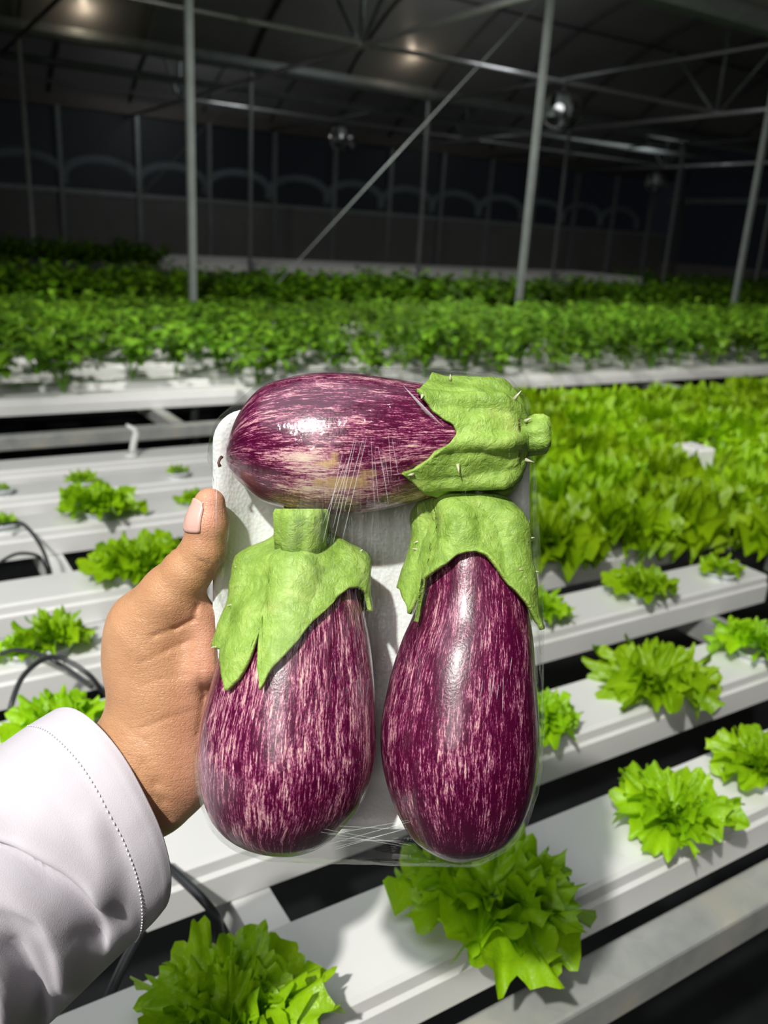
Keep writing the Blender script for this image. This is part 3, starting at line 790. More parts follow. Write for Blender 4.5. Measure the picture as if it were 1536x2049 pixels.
def smooth_table(keys, tab, q):
    """monotone-ish cubic through table columns."""
    k = np.array(keys, float); T = np.array(tab, float); q = np.atleast_1d(q)
    m = np.gradient(T, k, axis=0)
    i = np.clip(np.searchsorted(k, q) - 1, 0, len(k) - 2)
    h = (k[i+1] - k[i])[:, None]; t = ((q - k[i]) / (k[i+1] - k[i]))[:, None]
    return ((2*t**3 - 3*t**2 + 1) * T[i] + (t**3 - 2*t**2 + t) * h * m[i] + (-2*t**3 + 3*t**2) * T[i+1] + (t**3 - t**2) * h * m[i+1])

class Egg:
    """Body of revolution-like fruit given along one picture axis: table rows (along, centre, half width) in px."""
    def __init__(s, tab, vertical, zc, flat=0.95, b0=0.75, b1=0.3):
        s.b0 = b0; s.b1 = b1; s.tab = np.array(tab, float); s.vert = vertical; s.zc = zc; s.flat = flat
        s.k = (D - zc) / F_PX
    def at(s, along):
        along = np.clip(along, s.tab[0, 0], s.tab[-1, 0])
        c = np.interp(along, s.tab[:, 0], s.tab[:, 1]); w = np.interp(along, s.tab[:, 0], s.tab[:, 2]); return c, w
    def point(s, along, cen, w, th):
        """th: 0 faces the viewer, + to the right (vertical) / up (horizontal)."""
        wm = s.tab[:, 2].max(); am = s.tab[np.argmax(s.tab[:, 2]), 0]
        beta = np.where(np.asarray(along) < am, s.b0, s.b1); wb = np.interp(along, s.tab[:, 0], s.tab[:, 2])
        z = s.zc + beta * (np.minimum(wb, wm) - wm) * s.k + w * s.k * s.flat * np.cos(th)
        off = w * np.sin(th)
        if s.vert: x = (cen + off - 768) * s.k; y = -(along - 1024.5) * s.k
        else: x = (along - 768) * s.k; y = -(cen - off - 1024.5) * s.k
        return np.stack(np.broadcast_arrays(x, y, z), -1)
    def body(s, nr=110, nth=96, ribs=0.012, seed=1):
        keys = s.tab[:, 0]
        # denser rings near the ends
        u = 0.5 - 0.5 * np.cos(np.linspace(0, PI, nr)); al = keys[0] + (keys[-1] - keys[0]) * u
        cw = smooth_table(keys, s.tab[:, 1:], al); cen, w = cw[:, 0], np.maximum(cw[:, 1], 0.0)
        # round the closing end
        th = np.linspace(0, 2 * PI, nth, endpoint=False)
        A, TH = np.meshgrid(al, th, indexing='ij'); C = cen[:, None]; Wd = w[:, None]
        rib = 1 + ribs * np.cos(5 * TH + seed) + ribs * 0.7 * np.cos(3 * TH + 2.1 * seed + 0.01 * A) 
        P = s.point(A, C, Wd * rib, TH)
        V = P.reshape(-1, 3)
        mid = np.max(w)
        st = np.stack([np.cos(TH), np.sin(TH), np.broadcast_to((A - keys[0]) / mid, A.shape)], -1).reshape(-1, 3)
        F = []
        for i in range(nr - 1):
            for j in range(nth):
                j2 = (j + 1) % nth; F.append((i*nth+j, (i+1)*nth+j, (i+1)*nth+j2, i*nth+j2))
        F.append(tuple(range(nth))); F.append(tuple((nr-1)*nth + j for j in range(nth-1, -1, -1)))
        if not s.vert: pass
        return V, F, st, (A.ravel(), TH.ravel())

def nz3(p, sc, seed=0): return noise.noise(Vector((p[0]*sc + seed, p[1]*sc + seed*1.3, p[2]*sc)))

def calyx(egg, top, edge_pts, prof, lobes, nth=180, ns=44, ridge=(5, 0.0025, 0.4), wr=0.0011, lift=0.0022, dirn=1, seed=3, back=None, thick=0.0022):
    """prof: rows (along, centre, half width) of the calyx hood in px, starting at `top`.
    edge_pts: (px, py) of the visible hem; the back hem uses `back` along-value with lobes."""
    P = np.array(prof, float)
    def hood(al):
        pc = np.interp(al, P[:, 0], P[:, 1]) if P[0, 0] < P[-1, 0] else np.interp(-al, -P[:, 0], P[:, 1])
        pw = np.interp(al, P[:, 0], P[:, 2]) if P[0, 0] < P[-1, 0] else np.interp(-al, -P[:, 0], P[:, 2])
        return pc, pw
    th_e = []; al_e = []
    for (x, y) in edge_pts:
        tx, ty = x, y
        for _ in range(14):
            al, cr = (ty, tx) if egg.vert else (tx, ty)
            c, w = hood(al)
            q = (cr - c) / w if egg.vert else (c - cr) / w
            q = max(-0.999, min(0.999, float(q)))
            pt = egg.point(al, c, w, math.asin(q)).ravel()
            ex = x - (768 + pt[0] / (D - pt[2]) * F_PX); ey = y - (1024.5 - pt[1] / (D - pt[2]) * F_PX)
            tx += 0.7 * ex; ty += 0.7 * ey
        th_e.append(math.asin(max(-0.999, min(0.999, q)))); al_e.append(al)
    order = np.argsort(th_e, kind='stable'); th_e = np.array(th_e)[order]; al_e = np.array(al_e)[order]
    TH = np.linspace(-PI, PI, nth, endpoint=False)
    bk = back
    edge = np.empty(nth)
    for j, t in enumerate(TH):
        lob = bk + lobes * dirn * (0.5 - abs(math.sin(2.5 * t + 0.6))) 
        if t < th_e[0]:
            f = min(1, (th_e[0] - t) / 0.5); edge[j] = al_e[0] * (1 - f) + lob * f
        elif t > th_e[-1]:
            f = min(1, (t - th_e[-1]) / 0.5); edge[j] = al_e[-1] * (1 - f) + lob * f
        else: edge[j] = np.interp(t, th_e, al_e)
    V = np.empty((ns + 1, nth, 3)); 
    nr_, amp, ph = ridge
    for i in range(ns + 1):
        s = i / ns
        al = top + (edge - top) * s
        c, w = hood(al)
        near_edge = s ** 4
        amp_s = amp * (1 - 0.55 * s) * min(1.0, 4 * s)
        rr = np.cos(nr_ * TH + ph); rr = np.sign(rr) * np.abs(rr) ** 0.7
        w2 = w + (amp_s * rr + lift * near_edge * (0.5 + 0.5 * np.sin(7 * TH + seed))) / egg.k
        bw = np.where((al >= egg.tab[0, 0]) & (al <= egg.tab[-1, 0]), egg.at(al)[1], 0.0); w2 = np.maximum(w2, bw * 1.02 + 0.0022 / egg.k * min(1.0, 0.3 + s * 3))
        V[i] = egg.point(al, c, w2, TH)
    # wrinkle noise along the radial direction
    for i in range(ns + 1):
        s = i / ns; c, w = hood(top + (edge - top) * s)
        for j in range(nth):
            p = V[i, j]; al = top + (edge[j] - top) * s
            cc = egg.point(al, c[j], 0.0, 0.0); d = p - cc; L = np.linalg.norm(d)
            if L < 1e-6: continue
            q = (nz3(p, 85, seed) * 1.0 + nz3(p, 190, seed + 5) * 0.55 + abs(nz3(p, 50, seed + 9)) * 1.1 - 0.3) * wr
            V[i, j] = p + d / L * q
    F = [(i*nth+j, (i+1)*nth+j, (i+1)*nth+(j+1) % nth, i*nth+(j+1) % nth) for i in range(ns) for j in range(nth)]
    if (egg.vert and dirn < 0) or (not egg.vert and dirn > 0): F = [tuple(reversed(f)) for f in F]
    return V.reshape(-1, 3), F

def build_eggplant(label, egg, tab_seed, mat, cal, stem, thorns, scar=None, pale=None, style=None):
    V, F, st, (A, TH) = egg.body(seed=tab_seed)
    c0 = V.mean(0)
    t = held('eggplant', label, 'eggplant', c0, 'eggplants on the foam tray')
    sc = np.zeros(len(V)); pl = np.zeros(len(V))
    PX = 768 + V[:, 0] / (D - V[:, 2]) * F_PX; PY = 1024.5 - V[:, 1] / (D - V[:, 2]) * F_PX
    front = V[:, 2] > egg.zc
    if scar is not None:
        for (x, y, rx, ry, a) in scar:
            sc = np.maximum(sc, a * np.exp(-(((PX - x) / rx) ** 2 + ((PY - y) / ry) ** 2)) * front)
    if pale is not None:
        for (x, y, rx, ry, a) in pale:
            pl += a * np.exp(-(((PX - x) / rx) ** 2 + ((PY - y) / ry) ** 2)) * front
    me = mesh('flesh', V - c0, F, True, {'streak': st, 'scar': sc, 'pale': pl}); link('flesh', me, mat, t)
    o = t.children[0]
    CV, CF = cal
    me = mesh('calyx', CV - c0, CF, True); co = link('calyx', me, MAT['calyx'], t)
    sm = co.modifiers.new('thickness', 'SOLIDIFY'); sm.thickness = 0.0022; sm.offset = 1.0
    # stem
    if stem is not None:
        mb = MB(); pts, rad = stem; n = 40
        SV = []; SF = []
        P = [np.array(p) for p in pts]
        for i, p in enumerate(P):
            tt = P[min(i+1, len(P)-1)] - P[max(i-1, 0)]; tt = Vector(tt).normalized(); a = tt.cross(Vector((0, 0, 1))).normalized(); b = a.cross(tt)
            for k in range(n):
                w = 2*PI*k/n; r = rad[i] * (1 + 0.055 * math.cos(6*w + 1) + 0.03 * math.cos(11 * w))
                v = Vector(p) + (a*math.cos(w) + b*math.sin(w)) * r; v += (v - Vector(p)).normalized() * nz3(v, 260, 4) * 0.0007
                SV.append(np.array(v))
        m = len(P)
        SF = [(i*n+k, i*n+(k+1) % n, (i+1)*n+(k+1) % n, (i+1)*n+k) for i in range(m-1) for k in range(n)]
        SF.append(tuple(k for k in range(n-1, -1, -1))); SF.append(tuple((m-1)*n+k for k in range(n)))
        link('stem', mesh('stem', np.array(SV) - c0, SF, True), MAT['calyx'], t)
    # thorns on the calyx
    bv = BVHTree.FromPolygons([Vector(v) for v in CV], CF)
    for (px, py, dx, dy, Ln) in thorns:
        base = None
        # nearest calyx vertex to the picture position on the viewer's side
        qx = 768 + CV[:, 0] / (D - CV[:, 2]) * F_PX; qy = 1024.5 - CV[:, 1] / (D - CV[:, 2]) * F_PX
        i = int(np.argmin((qx - px) ** 2 + (qy - py) ** 2 - 4000 * CV[:, 2])); b = Vector(CV[i])
        d = Vector((dx, -dy, 0.55)).normalized(); Ln *= 0.8
        mb = MB(); mb.tube([tuple(np.array(b) - c0), tuple(np.array(b + d * Ln * 0.5) - c0), tuple(np.array(b + d * Ln) - c0)], [0.0011, 0.0006, 0.0001], 6)
        mb.obj('thorn', MAT['thorn'], t, smooth=True)
    if style is not None:
        mb = MB(); mb.tube([tuple(Lc(x, y, z) - c0) for x, y, z in style], [0.0009, 0.0007, 0.0007, 0.0009], 6); mb.obj('dried_style', MAT['hair'], t, smooth=True)
    return V, CV

# left eggplant
tabA = [(1105, 611, 82), (1175, 605, 111), (1210, 600, 124), (1280, 594, 145), (1370, 587, 163), (1440, 580, 173), (1500, 578, 177), (1560, 574, 170), (1600, 570, 158), (1640, 562, 136), (1680, 563, 102), (1705, 570, 62), (1718, 574, 33), (1725, 575, 3)]
zA = 0.046
eggA = Egg(tabA, True, zA)
calA = calyx(eggA, 1060, [(440, 1290), (452, 1300), (462, 1384), (482, 1362), (502, 1328), (531, 1250), (524, 1330), (529, 1382), (548, 1338), (575, 1306), (624, 1243), (673, 1199), (692, 1178), (708, 1176), (722, 1192), (730, 1225)],
             [(1058, 602, 46), (1074, 602, 50), (1085, 602, 60), (1095, 602, 78), (1104, 603, 102), (1116, 603, 120), (1135, 603, 125), (1160, 603, 125), (1200, 600, 131), (1250, 594, 142), (1300, 591, 154), (1400, 584, 172)], 40, ridge=(5, 0.0045, 0.5), back=1240, seed=3)
stA = ([Lc(601, 1098, zA), Lc(601, 1075, zA + 0.002), Lc(602, 1050, zA + 0.004), Lc(603, 1026, zA + 0.006), Lc(603, 1018, zA + 0.006)], [0.0120, 0.0124, 0.0126, 0.0130, 0.0120])
# right eggplant
tabB = [(1040, 950, 78), (1110, 950, 97), (1180, 951, 107), (1230, 948, 117), (1280, 940, 131), (1340, 931, 143), (1400, 925, 152), (1460, 921, 158), (1500, 920, 158), (1560, 921, 150), (1600, 922, 139), (1640, 923, 123), (1680, 922, 98), (1710, 922, 64), (1727, 923, 36), (1737, 924, 3)]
zB = 0.042
eggB = Egg(tabB, True, zB)
calB = calyx(eggB, 994, [(812, 1180), (820, 1232), (838, 1245), (838, 1180), (850, 1162), (868, 1150), (897, 1130), (915, 1112), (932, 1106), (952, 1105), (971, 1113), (985, 1130), (1008, 1160), (1029, 1189), (1048, 1222), (1063, 1262), (1068, 1245)],
             [(990, 932, 60), (996, 934, 76), (1006, 938, 88), (1030, 950, 103), (1060, 952, 104), (1100, 950, 109), (1150, 947, 122), (1200, 944, 128), (1280, 940, 134)], 35, ridge=(5, 0.0045, 2.0), back=1170, seed=13)
# top eggplant (lies on its side, stem to the right)
tabC = [(443, 914, 3), (450, 908, 24), (464, 899, 52), (478, 894, 71), (515, 889, 107), (575, 888, 130), (624, 888, 138), (700, 889, 139), (771, 888, 130), (839, 884, 117), (900, 882, 107), (960, 880, 100), (1030, 880, 86)]
zC = 0.037
eggC = Egg(tabC, False, zC, 0.95, 0.3, 0.4)
calC = calyx(eggC, 1056, [(860, 985), (835, 968), (804, 946), (822, 942), (868, 910), (900, 884), (915, 866), (905, 850), (888, 842), (868, 826), (845, 806), (833, 790), (845, 776), (868, 764)],
             [(1062, 878, 30), (1056, 877, 46), (1048, 877, 72), (1034, 878, 88), (1000, 880, 101), (950, 879, 106), (900, 880, 110), (840, 884, 120), (790, 888, 130)], 40, ridge=(8, 0.0075, 0.9), back=905, dirn=-1, seed=23)
stC = ([Lc(1040, 874, zC + 0.002), Lc(1058, 873, zC + 0.002), Lc(1076, 870, zC + 0.004), Lc(1090, 868, zC + 0.005), Lc(1097, 868, zC + 0.005)], [0.0098, 0.0092, 0.0098, 0.0096, 0.0080])
matA = m_eggplant('eggplant_skin_pale', 0.483, 1.0); matB = m_eggplant('eggplant_skin_dark', 0.502, 4.0); matC = m_eggplant('eggplant_skin_mid', 0.49, 8.0)
bodies = []
bodies += build_eggplant('pale-streaked purple eggplant standing at the lower left of the tray, stem up', eggA, 1.0, matA, calA, stA,
    [(473, 1208, -1, 0.1, 0.006), (440, 1292, -1, 0, 0.006), (478, 1135, -1, 0.2, 0.004), (715, 1108, 0.6, -0.6, 0.005), (620, 1170, 0, 0.5, 0.004), (590, 1215, 0.2, 0.5, 0.004), (625, 1225, 0.6, 0.4, 0.004)],
    pale=[(480, 1490, 60, 120, 0.03), (660, 1450, 50, 120, 0.03), (570, 1690, 130, 40, -0.03)])
bodies += build_eggplant('darker purple eggplant standing at the lower right of the tray, long green hood', eggB, 2.2, matB, calB, None,
    [(845, 1082, -1, 0.3, 0.006), (838, 1100, -1, -0.2, 0.006), (1060, 1077, 1, -0.1, 0.005), (1030, 1140, 1, 0, 0.006), (1036, 1150, 1, 0.2, 0.005), (1068, 1140, 1, 0, 0.005), (895, 1085, 0, 0.6, 0.004)],
    pale=[(930, 1480, 90, 120, 0.015), (920, 1700, 150, 60, -0.03)])
bodies += build_eggplant('striped purple eggplant lying across the top of the tray with a tan scar', eggC, 0.6, matC, calC, stC,
    [(1030, 797, 0.8, -1, 0.007), (1052, 842, 1, -0.5, 0.005), (1054, 920, 1, 0.35, 0.006), (902, 760, 0, -1, 0.004), (915, 930, 0.1, 1, 0.006), (1092, 850, 0.2, -1, 0.005), (835, 797, -0.4, 0.8, 0.003), (825, 948, -0.8, 0.2, 0.004)],
    scar=[(690, 966, 66, 14, 1.25), (655, 928, 28, 11, 1.0), (735, 948, 32, 14, 0.9), (640, 965, 22, 12, 1.0), (668, 912, 12, 7, 1.3)],
    pale=[(660, 950, 110, 40, 0.09), (600, 908, 45, 16, 0.16), (680, 985, 90, 14, 0.06), (520, 950, 70, 50, -0.05)],
    style=[(444, 914, zC), (440, 918, zC + 0.001), (437, 926, zC + 0.001), (440, 934, zC + 0.001)])

# foam tray
def rrect(x0, y0, x1, y1, r, n=8):
    P = []
    for cx, cy, a0 in ((x1-r, y1-r, 0), (x0+r, y1-r, 90), (x0+r, y0+r, 180), (x1-r, y0+r, 270)):
        for i in range(n + 1):
            a = math.radians(a0 + 90 * i / n); P.append((cx + r*math.cos(a), cy + r*math.sin(a)))
    return P
tl = Lc(427, 820, 0.012); br = Lc(1058, 1656, 0.012)
TX0, TY1, TX1, TY0 = tl[0], tl[1], br[0], br[1]
loops = []
for ins, z, r in ((0.016, -0.006, 0.012), (0.004, 0.006, 0.016), (0.0005, 0.0125, 0.017), (0.0, 0.0140, 0.018), (0.002, 0.0150, 0.017), (0.006, 0.0138, 0.015), (0.009, 0.011, 0.014), (0.017, 0.0025, 0.012), (0.020, 0.0005, 0.011), (0.026, 0.0, 0.010)):
    loops.append([(x, y, z) for x, y in rrect(TX0+ins, TY0+ins, TX1-ins, TY1-ins, r)])
n = len(loops[0]); V = [p for l in loops for p in l]
F = [(i*n+j, i*n+(j+1) % n, (i+1)*n+(j+1) % n, (i+1)*n+j) for i in range(len(loops)-1) for j in range(n)]
F += [tuple(range(n-1, -1, -1)), tuple((len(loops)-1)*n + j for j in range(n))]
F = [tuple(reversed(f)) for f in F] if False else F
V = np.array(V); c0 = np.array([(TX0+TX1)/2, (TY0+TY1)/2, 0.0])
me = mesh('foam_tray', V - c0, F, True); me.set_sharp_from_angle(angle=math.radians(60))
tray = link('foam_tray', me, MAT['foam']); tray.matrix_world = TM @ Matrix.Translation(Vector(c0))
tag(tray, 'white foam tray holding the three eggplants, gripped by the hand', 'tray')
trayV = V

# ------------------------------------------------------------------ hand: smooth-blended volume, one continuous surface
def smin(a, b, k):
    h = np.clip(0.5 + 0.5 * (b - a) / k, 0, 1); return b + (a - b) * h - k * h * (1 - h)
def cone(P, a, b, ra, rb, flat=None):
    a = np.asarray(a); b = np.asarray(b); ab = b - a; L2 = ab @ ab
    h = np.clip(((P - a) @ ab) / L2, 0, 1); q = P - a - h[..., None] * ab
    return np.sqrt((q * q).sum(-1)) - (ra + (rb - ra) * h)
def ellip(P, c, r, R=None):
    q = P - np.asarray(c)
    if R is not None: q = q @ R
    q = q / np.asarray(r); k0 = np.sqrt((q * q).sum(-1)); k1 = np.sqrt(((q / np.asarray(r)) ** 2).sum(-1)) + 1e-9
    return k0 * (k0 - 1) / k1
def seg2(P, a, b):
    a = np.asarray(a)[:2]; b = np.asarray(b)[:2]; ab = b - a; p = P[..., :2]
    h = np.clip(((p - a) @ ab) / (ab @ ab), 0, 1); q = p - a - h[..., None] * ab; return np.sqrt((q * q).sum(-1))
def rotz(deg):
    a = math.radians(deg); return np.array([[math.cos(a), -math.sin(a), 0], [math.sin(a), math.cos(a), 0], [0, 0, 1]])

th_pts = [(Lc(419, 1008, 0.030), 0.0082), (Lc(415, 1048, 0.029), 0.0103), (Lc(408, 1098, 0.026), 0.0108), (Lc(376, 1142, 0.021), 0.0126), (Lc(342, 1190, 0.014), 0.0160), (Lc(303, 1250, 0.004), 0.0220)]
wrist = Lc(262, 1545, -0.012); elbow = Lc(40, 1745, -0.006)
def hand_field(P):
    d = None
    for (a, ra), (b, rb) in zip(th_pts[:-1], th_pts[1:]):
        c = cone(P, a, b, ra, rb); d = c if d is None else smin(d, c, 0.004)
    palm = ellip(P, Lc(318, 1338, -0.004), (0.0300, 0.0400, 0.027), rotz(18))            # ball of the thumb
    palm = smin(palm, ellip(P, Lc(345, 1470, -0.010), (0.0260, 0.0420, 0.024), rotz(8)), 0.02)   # heel of the hand
    palm = smin(palm, cone(P, Lc(300, 1300, -0.016), Lc(428, 1262, -0.026), 0.018, 0.013), 0.012)
    palm = smin(palm, cone(P, Lc(406, 1236, 0.011), Lc(410, 1335, 0.012), 0.0080, 0.0085), 0.010)
    d = smin(d, palm, 0.012)
    mcp = [(Lc(420, 1252, -0.0265), 0.0115), (Lc(440, 1335, -0.029), 0.012), (Lc(438, 1415, -0.029), 0.0115), (Lc(425, 1490, -0.028), 0.0105)]
    for p, r in mcp:
        d = smin(d, cone(P, Lc(320, 1480, -0.020), p, 0.020, r), 0.010)
    fing = [((420, 1252), (520, 1215), (610, 1195), (672, 1190), 0.0092), ((440, 1335), (555, 1300), (655, 1285), (725, 1285), 0.0095), ((438, 1415), (545, 1390), (640, 1378), (705, 1380), 0.0090), ((425, 1490), (505, 1475), (575, 1468), (630, 1470), 0.0078)]
    zs = (-0.0270, -0.0235, -0.0195, -0.0165)
    for q in fing:
        r = q[4]; f = None
        for i in range(3):
            c = cone(P, Lc(*q[i], zs[i]), Lc(*q[i+1], zs[i+1]), r * (1 - 0.08*i), r * (1 - 0.08*(i+1)))
            f = c if f is None else smin(f, c, 0.003)
        d = smin(d, f, 0.004)
    # wrist and forearm (flattened)
    Pf = P.copy(); 
    w = cone(P, Lc(300, 1500, -0.012), wrist, 0.031, 0.0285); d = smin(d, w, 0.016)
    d = smin(d, cone(P, Lc(330, 1530, -0.012), Lc(300, 1590, -0.014), 0.026, 0.024), 0.014)
    d = smin(d, cone(P, wrist, elbow, 0.0285, 0.033), 0.012)
    # keep clear of the tray's back and of the eggplant
    fr = P[..., 2] > -0.022
    for a, b, dep, wd in CREASES:
        d = d + dep * np.exp(-(seg2(P, a, b) / wd) ** 2) * fr
    return d
def cz(pts, dep, wd):
    L = [Lc(x, y, 0.012) for x, y in pts]; return [(L[i], L[i+1], dep, wd) for i in range(len(L)-1)]
CREASES = (cz([(402, 1208), (394, 1236), (360, 1252), (318, 1266)], 0.0011, 0.0013) + cz([(392, 1275), (340, 1297), (295, 1318)], 0.0006, 0.0012) + cz([(408, 1330), (405, 1400), (396, 1470)], 0.0008, 0.0014)
    + cz([(340, 1090), (358, 1096), (378, 1092)], 0.0007, 0.0008) + cz([(338, 1100), (360, 1108), (382, 1104)], 0.0006, 0.0008) + cz([(410, 1110), (420, 1118), (432, 1124)], 0.0007, 0.0009)
    + cz([(296, 1520), (318, 1560), (326, 1600), (330, 1640)], 0.0009, 0.0030) + cz([(280, 1540), (308, 1590), (318, 1640)], 0.0006, 0.0026)
    + cz([(385, 1345), (330, 1352), (290, 1366)], 0.0004, 0.001) + cz([(392, 1420), (340, 1430), (290, 1450)], 0.0005, 0.0012) + cz([(250, 1440), (300, 1475), (340, 1530)], 0.0004, 0.0012))

def surface_nets(f, org, h):
    sg = f < 0
    nx, ny, nz = f.shape
    c = np.zeros((nx-1, ny-1, nz-1, 3)); cnt = np.zeros((nx-1, ny-1, nz-1))
    corners = [(i, j, k) for i in (0, 1) for j in (0, 1) for k in (0, 1)]
    def sl(o): return tuple(slice(o[a], o[a] + f.shape[a] - 1) for a in range(3))
    for a in corners:
        for ax in range(3):
            if a[ax] == 1: continue
            b = list(a); b[ax] = 1; b = tuple(b)
            fa, fb = f[sl(a)], f[sl(b)]; m = (fa < 0) != (fb < 0)
            if not m.any(): continue
            t = np.where(m, fa / np.where(m, fa - fb, 1), 0)
            for d in range(3):
                c[..., d] += m * (a[d] + (t if d == ax else 0))
            cnt += m
    act = cnt > 0
    idx = -np.ones(act.shape, dtype=int); idx[act] = np.arange(act.sum())
    ii = np.argwhere(act); V = (ii + c[act] / cnt[act][:, None]) * h + org
    F = []
    for ax in range(3):
        u, v = [(1, 2), (2, 0), (0, 1)][ax]
        s0 = [slice(None)]*3; s1 = [slice(None)]*3
        s0[ax] = slice(0, -1); s1[ax] = slice(1, None)
        m = sg[tuple(s0)] != sg[tuple(s1)]
        inside = sg[tuple(s0)]
        P = np.argwhere(m)
        ok = (P[:, u] > 0) & (P[:, v] > 0) & (P[:, u] < f.shape[u]-1) & (P[:, v] < f.shape[v]-1)
        P = P[ok]
        ins = inside[tuple(P.T)]
        def at(du, dv):
            Q = P.copy(); Q[:, u] -= du; Q[:, v] -= dv; return idx[tuple(Q.T)]
        q = np.stack([at(1, 1), at(0, 1), at(0, 0), at(1, 0)], 1)
        q[~ins] = q[~ins][:, ::-1]
        F.append(q)
    return V, np.concatenate(F)

# cling film: taut skin over tray and fruit
pts = np.concatenate([b[::3] for b in bodies] + [trayV])
cen = pts.mean(0)
bm = bmesh.new()
for p in pts: bm.verts.new(p + (p - cen) / np.linalg.norm(p - cen) * 0.0012)
res = bmesh.ops.convex_hull(bm, input=bm.verts)
junk = [e for e in res['geom_interior'] if isinstance(e, bmesh.types.BMVert)]
bmesh.ops.delete(bm, geom=junk, context='VERTS')
bmesh.ops.delete(bm, geom=[v for v in bm.verts if not v.link_faces], context='VERTS')
bmesh.ops.remove_doubles(bm, verts=bm.verts, dist=0.0015)
for _ in range(5):
    lg = [e for e in bm.edges if e.calc_length() > 0.009]
    if not lg: break
    bmesh.ops.subdivide_edges(bm, edges=lg, cuts=1); bmesh.ops.triangulate(bm, faces=bm.faces)
bmesh.ops.smooth_vert(bm, verts=bm.verts, factor=0.4, use_axis_x=True, use_axis_y=True, use_axis_z=True)
bm.normal_update()
for v in bm.verts:
    v.co += v.normal * (0.0012 + 0.0006 * noise.noise(v.co * 60) + 0.0004 * noise.noise(v.co * 150))
FV = np.array([v.co[:] for v in bm.verts]); bm.verts.index_update()
for _ in range(60):                       # the thumb presses the film down
    fvv = hand_field(FV); m = (fvv < 0.0007) & (FV[:, 2] > 0.013)
    if not m.any(): break
    FV[m, 2] -= 0.001
pyF = 1024.5 - FV[:, 1] / (D - FV[:, 2]) * F_PX
lim = (np.interp(pyF, [920, 960, 1370, 1400, 1440, 1500], [418, 428, 428, 418, 404, 394]) - 768) * (D - FV[:, 2]) / F_PX
m = (pyF > 920) & (pyF < 1500); FV[m, 0] = np.maximum(FV[m, 0], lim[m])
FF = [tuple(v.index for v in f.verts) for f in bm.faces]
bm.free()
filmB = BVHTree.FromPolygons([Vector(v) for v in FV], FF)
film = held('cling_film', 'clear plastic film stretched taut over the tray and its eggplants', 'plastic film', c0)
link('sheet', mesh('sheet', FV - c0, FF, True), MAT['film'], film)
def film_z(px, py):
    o = Vector(Lc(px, py, 0.2)); d = Vector((0, 0, 0)) ; dr = (Vector(Lc(px, py, 0.0)) - o).normalized()
    h = filmB.ray_cast(o, dr); return h[0] if h[0] is not None else None
rc = random.Random(5)
def crease(x0, y0, x1, y1, r):
    P = []
    for i in range(9):
        u = i / 8; q = film_z(x0 + (x1-x0)*u, y0 + (y1-y0)*u)
        if q is not None: P.append(tuple(np.array(q) + np.array([0, 0, 0.0004]) - c0))
    if len(P) > 2:
        cr = MB(); cr.tube(P, [0.7 * r * (0.35 + 0.65 * math.sin(PI * (i + 0.6) / (len(P) + 0.2))) for i in range(len(P))], 5)
        cr.obj('stretch_wrinkle', MAT['crease'], film, smooth=True)
for k in range(7):
    x = 642 + k * 8 + rc.uniform(-4, 4); crease(x + 42, 880 + rc.uniform(-10, 40), x + rc.uniform(-6, 6), 1010 + rc.uniform(0, 80), 0.00022)
for k in range(7): 
    x = 742 + k * 7; crease(x, 860 + rc.uniform(0, 60), x + rc.uniform(4, 18), 950 + rc.uniform(0, 60), 0.00014)
for k in range(5): crease(805 + k * 6, 770 + k * 6, 855 + k * 8, 830 + k * 6, 0.0002)
for k in range(9): crease(640 + rc.uniform(0, 40), 1700 - k * 6, 800 + rc.uniform(0, 30), 1640 + rc.uniform(0, 55), 0.00013)
for k in range(8):
    x = 965 + rc.uniform(-30, 60); y = 1250 + rc.uniform(0, 120); crease(x, y, x - rc.uniform(2, 10), y + rc.uniform(25, 70), 0.00018)
for k in range(4): crease(445 - k * 4, 870 + k * 20, 432, 950 + k * 40, 0.00016)

h = 0.00125
lo = np.array([Lc(20, 1700, 0)[0] - 0.03, Lc(0, 1800, 0)[1] - 0.01, -0.062]); hi = np.array([Lc(770, 0, -0.02)[0], Lc(0, 955, 0)[1], 0.052])
nn = np.ceil((hi - lo) / h).astype(int)
gx, gy, gz = [lo[a] + h * np.arange(nn[a]) for a in range(3)]
G = np.stack(np.meshgrid(gx, gy, gz, indexing='ij'), -1)
fv = np.empty(G.shape[:3])
for i in range(0, nn[0], 24): fv[i:i+24] = hand_field(G[i:i+24])
fv[0] = fv[-1] = 1; fv[:, 0] = fv[:, -1] = 1; fv[:, :, 0] = fv[:, :, -1] = 1
HV, HF = surface_nets(fv, lo, h)
del G, fv
hc = np.array(wrist)
PXh = 768 + HV[:, 0] / (D - HV[:, 2]) * F_PX; PYh = 1024.5 - HV[:, 1] / (D - HV[:, 2]) * F_PX
pink = np.clip(1.1 * np.exp(-(((PXh - 425) / 36) ** 2 + ((PYh - 1020) / 75) ** 2)) + 0.75 / (1 + np.exp(-(PXh - 375 + 0.12 * (PYh - 1300)) / 18)) * (PYh > 1200), 0, 1)
me = mesh('person', HV - hc, HF, True, {'pink': pink})
person = link('person', me, MAT['skin']); person.matrix_world = TM @ Matrix.Translation(Vector(hc))
tag(person, "person's left hand and wrist gripping the foam tray, wearing a white shirt sleeve", 'person')
ls = person.modifiers.new('soften', 'SMOOTH'); ls.factor = 0.5; ls.iterations = 2
handB = BVHTree.FromPolygons([Vector(v) for v in HV], [tuple(f) for f in HF])
def hand_front(px, py):
    o = Vector(Lc(px, py, 0.25)); dr = (Vector(Lc(px, py, 0.0)) - o).normalized(); hh = handB.ray_cast(o, dr); return hh[0], hh[1]
